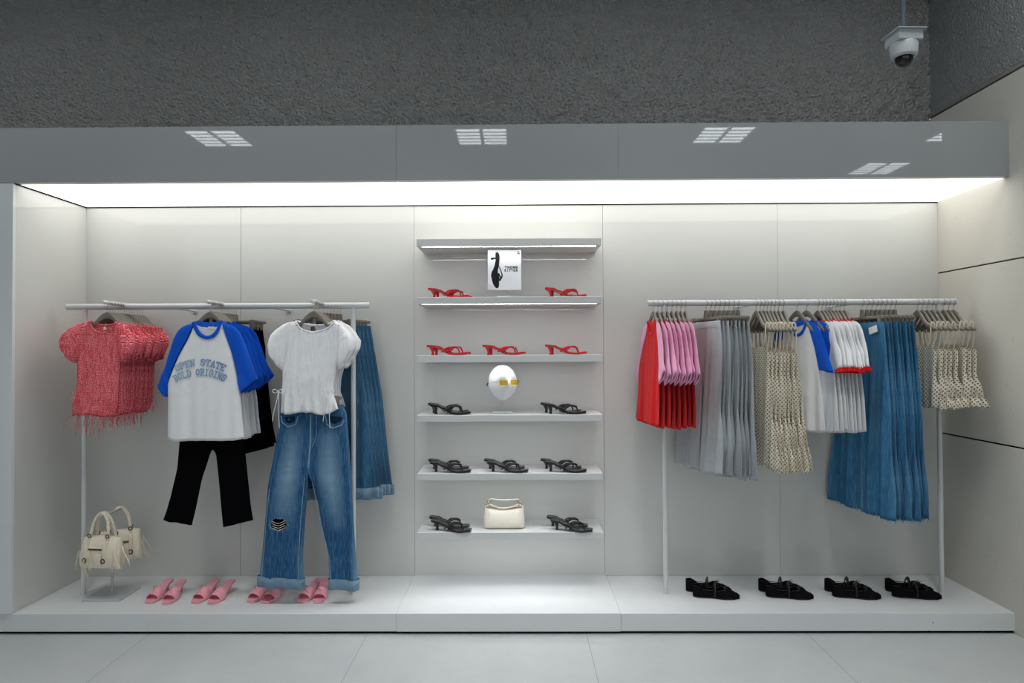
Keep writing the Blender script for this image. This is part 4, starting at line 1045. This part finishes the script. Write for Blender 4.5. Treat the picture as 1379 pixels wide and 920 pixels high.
# ------------------------------------------------------------------ mannequin head and sunglasses
p = at(677, 553, 0.42); hz = SZ[3] + 0.0004
t = thing('display_head', 'smooth white mannequin head on a short stand wearing yellow sunglasses', 'mannequin head', (p.x, 0.42, hz), (0, 0, 0.0))
MB().box(-0.062, 0.062, -0.05, 0.05, 0, 0.012, 0.0015).build('base', 'stand_grey', t, smooth=False)
MB().tube([(0, 0, 0.012), (0, 0, 0.13)], 0.0055, 12).build('stem', 'stand_grey', t)
TURN = 0.42
def headpt(th_, ph):
    """th_ 0 = facing -y; ph -pi/2..pi/2"""
    c = math.cos(ph); sZ = math.sin(ph)
    rx_, ry, rz2 = 0.088, 0.094, 0.112
    if sZ < 0: rx_ *= 1 - 0.20 * sZ * sZ; ry *= 1 - 0.12 * sZ * sZ
    x = rx_ * c * math.sin(th_); y = -ry * c * math.cos(th_); z = rz2 * sZ
    f = math.cos(th_)
    if f > 0:
        nose = math.exp(-((th_ / 0.14) ** 2)) * (math.exp(-(((z + 0.018) / 0.018) ** 2)) + 0.55 * math.exp(-(((z - 0.004) / 0.02) ** 2)))
        sock = math.exp(-(((abs(th_) - 0.42) / 0.22) ** 2)) * math.exp(-(((z - 0.008) / 0.02) ** 2))
        y += -0.020 * nose + 0.009 * sock
        y += -0.004 * math.exp(-((th_ / 0.3) ** 2)) * math.exp(-(((z + 0.055) / 0.012) ** 2)) - 0.004 * math.exp(-((th_ / 0.35) ** 2)) * math.exp(-(((z + 0.092) / 0.016) ** 2))
    return (x, y, z)
m = MB(); rows = []
for i in range(41):
    ph = -PI / 2 + PI * i / 40; rows.append([headpt(-PI + 2 * PI * k / 72, ph) for k in range(72)])
m.grid(rows, close=True); hc = Matrix.Translation((0, 0, 0.191)) @ Matrix.Rotation(TURN, 4, 'Z') @ Matrix.Rotation(-0.03, 4, 'Y')
m.xf(hc); m.build('head', 'head_white', t, angle=180)
g = thing('sunglasses', 'rimless yellow-lensed rectangular sunglasses on the white mannequin head', 'sunglasses', (p.x, 0.42, hz + 0.191), (0, 0, TURN))
for sx_ in (-1, 1):
    MB().box(sx_ * 0.036 - 0.026, sx_ * 0.036 + 0.026, -0.001, 0.001, -0.0145, 0.0145, 0.0008).xf(Matrix.Translation((0, -0.104, 0.004)) @ Matrix.Translation((sx_ * 0.036, 0, 0)) @ Matrix.Rotation(sx_ * 0.12, 4, 'Z') @ Matrix.Translation((-sx_ * 0.036, 0, 0))).build('lens', 'lens_yellow', g, smooth=False)
    m = MB().tube([tuple(q_) for q_ in spline([(sx_ * 0.060, -0.101, 0.008), (sx_ * 0.078, -0.09, 0.008), (sx_ * 0.083, -0.03, 0.006), (sx_ * 0.083, 0.02, 0.0)], 16)], 0.0017, 6)
    tm = m.build('temple', 'gold', g)
    MB().tube([(sx_ * 0.083, 0.015, 0.001), (sx_ * 0.083, 0.045, -0.006), (sx_ * 0.082, 0.06, -0.02)], 0.003, 6).build('temple_tip', 'ink', tm)
MB().tube([tuple(q_) for q_ in spline([(-0.011, -0.1055, 0.008), (0, -0.116, 0.012), (0.011, -0.1055, 0.008)], 9)], 0.0014, 6).build('bridge', 'gold', g)

# ------------------------------------------------------------------ white handbag on the lowest shelf
p = at(679, 712, 0.40); t = thing('handbag', 'smooth off-white shoulder bag on the lowest shelf between black sandals', 'handbag', (p.x, 0.42, SZ[5] + 0.0004), (0, 0, 0))
W, H, Dp = 0.125, 0.135, 0.05
m = MB(); rows = []
for i in range(33):
    f = -1 + 2 * i / 32; top = H * (0.86 + 0.14 * abs(f) ** 2.2); n = 24; r = []
    sh = (1 - abs(f) ** 7) ** 0.5 if abs(f) < 1 else 0.0
    for k in range(n):
        a = 2 * PI * k / n; sq = lambda v, e: math.copysign(abs(v) ** e, v)
        zz = 0.5 + 0.5 * sq(math.sin(a), 0.55); dep = Dp * (1.08 - 0.62 * zz ** 1.5) * sq(math.cos(a), 0.55) * (0.35 + 0.65 * sh)
        r.append((f * W * (1.0 - 0.06 * zz ** 2 + 0.02 * (1 - zz)), dep, 0.001 + top * zz))
    rows.append(r)
m.grid(rows, close=True); n = 24; o = 0; m.f.append(tuple(range(n))); m.f.append(tuple(32 * n + k for k in range(n))); m.build('body', 'white_leather', t, angle=180)
m = MB()
for yy, zt_, xx in ((-0.014, 0.142, 0.112), (0.016, 0.165, 0.105)):
    m.tube([tuple(q_) for q_ in spline([(-xx, yy, 0.125), (-xx * 0.86, yy, zt_ + 0.006), (-0.03, yy - 0.006, zt_ - 0.016 + 0.02 * (yy > 0)), (0.04, yy - 0.004, zt_ - 0.012 + 0.016 * (yy > 0)), (xx * 0.86, yy, zt_ + 0.004), (xx, yy, 0.125)], 30)], 0.0058, 8, flat=0.6)
m.build('shoulder_strap', 'white_leather', t)
for sx_ in (-1, 1):
    for yy, xx, zz in ((-0.014, 0.099, 0.146), (0.016, 0.094, 0.163)):
        MB().tube([(sx_ * xx + 0.011 * math.cos(a), yy - 0.004, zz - 0.006 + 0.011 * math.sin(a)) for a in [2 * PI * k / 14 for k in range(15)]], 0.002, 6).build('ring', 'gold', t)
    MB().tube([tuple(q_) for q_ in spline([(sx_ * 0.1, -0.034, 0.118), (sx_ * 0.085, -0.043, 0.09), (sx_ * 0.108, -0.05, 0.05), (sx_ * 0.117, -0.05, 0.012)], 18)], 0.0015, 6).build('side_seam', 'cream_leather', t)
MB().tube([tuple(q_) for q_ in spline([(-0.105, -0.006, 0.128), (-0.05, -0.006, 0.121), (0.05, -0.006, 0.121), (0.105, -0.006, 0.128)], 20)], 0.0028, 6).build('zip', 'gold', t)

# ------------------------------------------------------------------ fringed bags on their stand
b0 = at_z(151, 801, ZB); t = thing('bag_stand', 'grey metal display stand with a square foot holding two cream bags', 'display stand', (b0.x, b0.y, ZB + 0.0004))
MB().box(-0.112, 0.112, -0.115, 0.115, 0, 0.012, 0.001).build('foot', 'stand_grey', t, smooth=False)
MB().tube([(0, 0, 0.012), (0, 0, 0.495)], 0.0075, 12).build('pole', 'stand_grey', t)
MB().tube([(0, -0.13, 0.50), (0, 0.12, 0.50)], 0.0075, 12).build('arm', 'stand_grey', t)
def fringed_bag():
    t = thing('fringed_bag', '', 'handbag')      # origin: inside top of the handles
    W, H = 0.106, 0.165; zt = -0.115
    m = MB(); rows = []
    for i in range(29):
        f = -1 + 2 * i / 28; sh = (max(0, 1 - abs(f) ** 8)) ** 0.5; r = []
        for k in range(24):
            a = 2 * PI * k / 24; sq = lambda v, e: math.copysign(abs(v) ** e, v)
            zz = 0.5 + 0.5 * sq(math.sin(a), 0.7); dep = 0.052 * (1.05 - 0.45 * zz ** 2) * sq(math.cos(a), 0.6) * (0.6 + 0.4 * sh)
            r.append((f * W * (1.02 - 0.12 * zz), dep, zt - H + H * zz - 0.008 * f * f * zz))
        rows.append(r)
    m.grid(rows, close=True); m.f.append(tuple(range(24))); m.f.append(tuple(28 * 24 + k for k in range(24))); m.build('body', 'cream_leather', t, angle=180)
    for yy in (-0.022, 0.022):
        pts = spline([(-0.052, yy * 1.2, zt - 0.03), (-0.05, yy * 1.1, zt + 0.01), (-0.038, yy * 0.6, zt + 0.075), (-0.012, yy * 0.4, zt + 0.114), (0.012, yy * 0.4, zt + 0.114), (0.038, yy * 0.6, zt + 0.075), (0.05, yy * 1.1, zt + 0.01), (0.052, yy * 1.2, zt - 0.03)], 60)
        m = MB()
        for ph in (0, 2 * PI / 3, 4 * PI / 3):     # braided strands
            m.tube([(q_.x + 0.0042 * math.cos(i * 0.55 + ph), q_.y + 0.0042 * math.sin(i * 0.55 + ph), q_.z) for i, q_ in enumerate(pts)], 0.0046, 6)
        h = m.build('handle', 'cream_leather', t, angle=180)
        for sx_ in (-1, 1):
            MB().tube([(sx_ * 0.051 + 0.009 * math.cos(a), yy * 1.2 - math.copysign(0.006, -yy) * 0 - (0.006 if yy < 0 else -0.006), zt + 0.004 + 0.009 * math.sin(a)) for a in [2 * PI * k / 12 for k in range(13)]], 0.0026, 6).build('ring', 'dark_metal', h)
    MB().tube([(x, -0.0475, zt - 0.061) for x in (-0.055, -0.02, 0.02, 0.045)], 0.0042, 6).build('zip', 'dark_metal', t)
    MB().box(-0.062, 0.052, -0.0465, -0.036, zt - 0.072, zt - 0.051, 0.003, 2).build('zip_placket', 'cream_leather', t)
    MB().box(0.0, 0.036, -0.061, -0.045, zt - 0.138, zt - 0.084, 0.004, 2).build('front_pocket', 'cream_leather', t)
    MB().box(-0.07, -0.034, -0.061, -0.045, zt - 0.138, zt - 0.084, 0.004, 2).build('front_pocket', 'cream_leather', t)
    for sx_ in (-0.052, 0.052):
        MB().box(sx_ - 0.008, sx_ + 0.008, -0.0635, -0.030, zt - 0.147, zt - 0.026, 0.002, 2).build('tab', 'cream_leather', t)
        MB().tube([(sx_ + 0.010 * math.cos(a), -0.066, zt - 0.113 + 0.011 * math.sin(a)) for a in [2 * PI * k / 14 for k in range(15)]], 0.0026, 6).build('buckle', 'dark_metal', t)
    rn = random.Random(4)
    for (x, y, z, n) in ((-0.105, -0.035, zt - 0.07, 5), (-0.06, -0.06, zt - 0.09, 3), (-0.03, -0.062, zt - 0.06, 4), (0.098, -0.05, zt - 0.055, 4), (0.11, 0.0, zt - 0.05, 4), (0.108, 0.045, zt - 0.05, 3)):
        m = MB()
        for k in range(n):
            dx = rn.uniform(-0.022, 0.03) + (0.014 if x > 0 else 0); ln = rn.uniform(0.07, 0.12)
            m.tube([tuple(q_) for q_ in spline([(x, y, z), (x + dx * 0.4, y - 0.008, z - ln * 0.4), (x + dx, y - 0.006 + rn.uniform(-0.01, 0.01), z - ln)], 8)], 0.0030, 5, flat=0.45)
        m.build('tassel', 'cream_leather', t)
    return t
kf = Kind(fringed_bag())
kf.put((b0.x - 0.005, b0.y - 0.085, ZB + 0.512), (0, 0, -0.12), 'cream fringed handbag with braided handles, front one on the bag stand', 'cream fringed bags', (1.14,) * 3)
kf.put((b0.x + 0.012, b0.y + 0.055, ZB + 0.512), (0, 0, 0.5), 'cream fringed handbag with braided handles, rear one behind the other bag', 'cream fringed bags', (1.14,) * 3)

# ------------------------------------------------------------------ pink mules on the platform
def mule():
    t = thing('mule', '', 'shoe'); L = 0.255
    zf = interp(((0, 0.062), (0.22, 0.058), (0.36, 0.044), (0.6, 0.016), (0.75, 0.013), (1, 0.014)))
    hw = interp(((0, 0.012), (0.05, 0.023), (0.2, 0.026), (0.42, 0.024), (0.68, 0.038), (0.88, 0.034), (0.97, 0.025), (1, 0.022)))
    s_ = sole(L, zf, hw, 0.011).build('sole', 'pink_leather', t, angle=50)
    kitten_heel(0.034, 0.052, 0.012).build('heel', 'pink_leather', t)
    m = MB(); rows = []
    for i in range(9):
        x = 0.142 + 0.072 * i / 8; r = []
        w_ = hw(x / L) + 0.002; hh = 0.052 - 0.014 * i / 8
        for k in range(21):
            a = PI * k / 20; r.append((x + 0.006 * math.sin(a), -w_ * math.cos(a), zf(x / L) - 0.006 + hh * math.sin(a) ** 0.8 + 0.0015 * math.sin(i * 2.4 + 2 * a)))
        rows.append(r)
    m.grid(rows); inner = [[(x, y * 0.94, z - 0.003) for x, y, z in r] for r in rows]; m.grid(inner)
    m.grid([rows[0], inner[0]]); m.grid([rows[-1], inner[-1]]); m.build('vamp', 'pink_leather', t, angle=180)
    m = MB()
    for dy in (-0.006, 0.006): m.tube([tuple(q_) for q_ in spline([(0.15, -0.030, 0.04), (0.165, -0.014, 0.062), (0.18, 0.0, 0.062), (0.192, 0.012 + dy, 0.058), (0.2, 0.030, 0.036)], 14)], 0.005, 7, flat=0.5)
    m.build('knotted_strap', 'pink_leather', t)
    MB().tube([(0.162 + 0.009 * math.cos(a), -0.016 + 0.007 * math.sin(a), 0.066) for a in [2 * PI * k / 12 for k in range(13)]], 0.0022, 6).build('ring', 'chrome', t)
    return t
KM = Kind(mule())
for n_, (prs, what) in enumerate(((((206, 812.5, 228, 787), (229.5, 813.5, 248, 787)), 'first pair from the left, beside the bag stand'), (((268, 812.5, 291, 787), (290, 813.5, 313, 787)), 'second pair from the left, below the black trousers'),
        (((343, 811.5, 363, 787), (364, 812, 383, 787)), 'third pair from the left, under the left jeans leg'), (((411, 811.5, 429, 787), (434, 812, 442, 787)), 'fourth pair from the left, between the jeans cuffs'))):
    for j, (tx, ty, hx_, hy) in enumerate(prs):
        tx -= 6; hx_ -= 6; toe = at_z(tx, ty, ZB + 0.004); L = 0.255; heel = at_z(hx_, hy - 2, ZB + 0.06)
        ang = math.atan2(toe.y - heel.y, toe.x - heel.x)
        base = Vector((toe.x - L * math.cos(ang), toe.y - L * math.sin(ang), ZB + 0.0005))
        KM.put(base, (0, 0, ang), 'pink open-toe mule, %s of the %s' % (('left', 'right')[j], what), 'pink mules on the platform')

# ------------------------------------------------------------------ black ballet flats
def ballet_flat():
    t = thing('ballet_flat', '', 'shoe'); L = 0.255
    hw = interp(((0, 0.010), (0.04, 0.022), (0.14, 0.030), (0.4, 0.029), (0.68, 0.041), (0.86, 0.034), (0.96, 0.018), (1, 0.006)))
    hh = interp(((0, 0.060), (0.08, 0.062), (0.28, 0.042), (0.5, 0.040), (0.66, 0.048), (0.8, 0.040), (0.94, 0.026), (1, 0.016)))
    op = interp(((0, 0.62), (0.08, 0.55), (0.3, 0.72), (0.55, 0.7), (0.66, 0.45), (0.72, 0.0), (1, 0.0)))
    m = MB(); rows = []; N = 40
    for i in range(N):
        f = i / (N - 1); w_, h_, o_ = hw(f), hh(f), op(f) * PI / 2; r = []
        for k in range(27):
            a = PI / 2 - o_ - (2 * PI - 2 * o_) * k / 26      # from one opening edge round the bottom to the other
            ca, sa = math.cos(a), math.sin(a); top = h_ / (math.sin(PI / 2 - o_)) if o_ > 0 else h_
            top = min(top, h_ * 1.9)
            z = 0.004 + (top * max(sa, 0) if sa > 0 else 0.004 * sa)
            y = w_ * math.copysign(abs(ca) ** 0.7, ca) if sa > 0 else w_ * math.copysign(abs(ca) ** 0.5, ca)
            r.append((f * L, y, z))
        rows.append(r)
    m.grid(rows); m.build('upper', 'velvet_black', t, angle=180)
    sole(L * 0.985, lambda f: 0.005, lambda f: hw(f) * 1.03, 0.005).build('sole', 'black_sole', t, angle=50)
    m = MB(); pts = [(0.115 + 0.004 * math.sin(a), -0.034 * math.cos(a), 0.012 + 0.062 * math.sin(a) ** 0.8) for a in [PI * k / 40 for k in range(41)]]
    m.tube(pts, [0.0105 + 0.0018 * math.sin(i * 2.2) for i in range(41)], 8, flat=0.35, up=(0, 0, 1)); m.build('elastic_strap', 'black_leather', t)
    m = MB(); c = Vector((0.172, 0, 0.050))
    for sy in (-1, 1):
        m.tube([tuple(c + Vector(q_)) for q_ in spline([(0, 0, 0), (0.006, sy * 0.012, 0.008), (0.002, sy * 0.02, 0.004), (-0.002, sy * 0.01, -0.001), (0, 0, 0)], 14)], 0.002, 6)
        m.tube([tuple(c + Vector(q_)) for q_ in spline([(0, 0, 0), (0.008, sy * 0.01, 0.012), (0.014, sy * 0.02, 0.014)], 8)], 0.0014, 5)
    m.build('bow', 'black_sole', t)
    MB().tube([(f * L, s_ * hw(f) * 0.82, hh(f) + 0.002) for s_, f in [(1, k / 20 * 0.68) for k in range(21)]] + [(f * L, s_ * hw(f) * 0.82, hh(f) + 0.002) for s_, f in [(-1, (20 - k) / 20 * 0.68) for k in range(21)]], 0.0018, 5).build('edge_binding', 'black_sole', t)
    return t
KB = Kind(ballet_flat())
pos_t = ('leftmost pair on the right platform', 'second pair from the left', 'third pair from the left', 'rightmost pair beside the rack post')
for i, (fh, ft, rh) in enumerate(((933, 996.6, 923.6), (1031.3, 1091.7, 1021.6), (1121, 1180.6, 1110.8), (1201.5, 1258.8, 1192.5))):
    for j, (px, py, rot) in enumerate(((fh, 802.5, -0.16), (rh, 795, -0.14))):
        h = at_z(px, py, ZB)
        KB.put((h.x, h.y, ZB + 0.0005), (0, 0, rot), 'black ballet flat with ruched strap, %s shoe of the %s' % (('front', 'rear')[j], pos_t[i]), 'black ballet flats on the platform', (1.05, 1.05, 1.05))

# ------------------------------------------------------------------ dome camera hanging from the ceiling
c = at(1217, 45, -0.5); t = thing('dome_camera', 'white dome security camera hanging from a grey ceiling pipe', 'security camera', (c.x, -0.5, 4.2), (0, 0, 0.05)); t.scale = (0.82, 0.82, 1)
zc0 = c.z - 4.2
MB().tube([(0, 0, 0), (0, 0, zc0)], 0.010, 14).build('pipe', 'pipe_grey', t)
m = MB().box(-0.088, 0.088, -0.088, 0.088, zc0 - 0.004, zc0, 0.001).box(-0.072, 0.072, -0.072, 0.072, zc0 - 0.052, zc0 - 0.004, 0.003); bk = m.build('junction_box', 'camera_white', t, smooth=False)
for sx_ in (-0.03, 0.03):
    MB().tube([(sx_, -0.0715, zc0 - 0.028), (sx_, -0.0735, zc0 - 0.028)], 0.011, 16).build('knockout', 'camera_white', bk)
    MB().tube([(-0.0715, sx_, zc0 - 0.028), (-0.0735, sx_, zc0 - 0.028)], 0.011, 16).build('knockout', 'camera_white', bk)
MB().lathe([(0.0, zc0 - 0.050), (0.072, zc0 - 0.050), (0.078, zc0 - 0.062), (0.072, zc0 - 0.112), (0.062, zc0 - 0.122), (0.05, zc0 - 0.118), (0.0, zc0 - 0.118)], 40).build('housing', 'camera_white', t, angle=35)
MB().lathe([(0.050 * math.cos(a), zc0 - 0.119 - 0.046 * math.sin(a)) for a in [PI / 2 * k / 12 for k in range(12)]] + [(0.0005, zc0 - 0.165)], 36).build('dome', 'lens_black', t, angle=180)
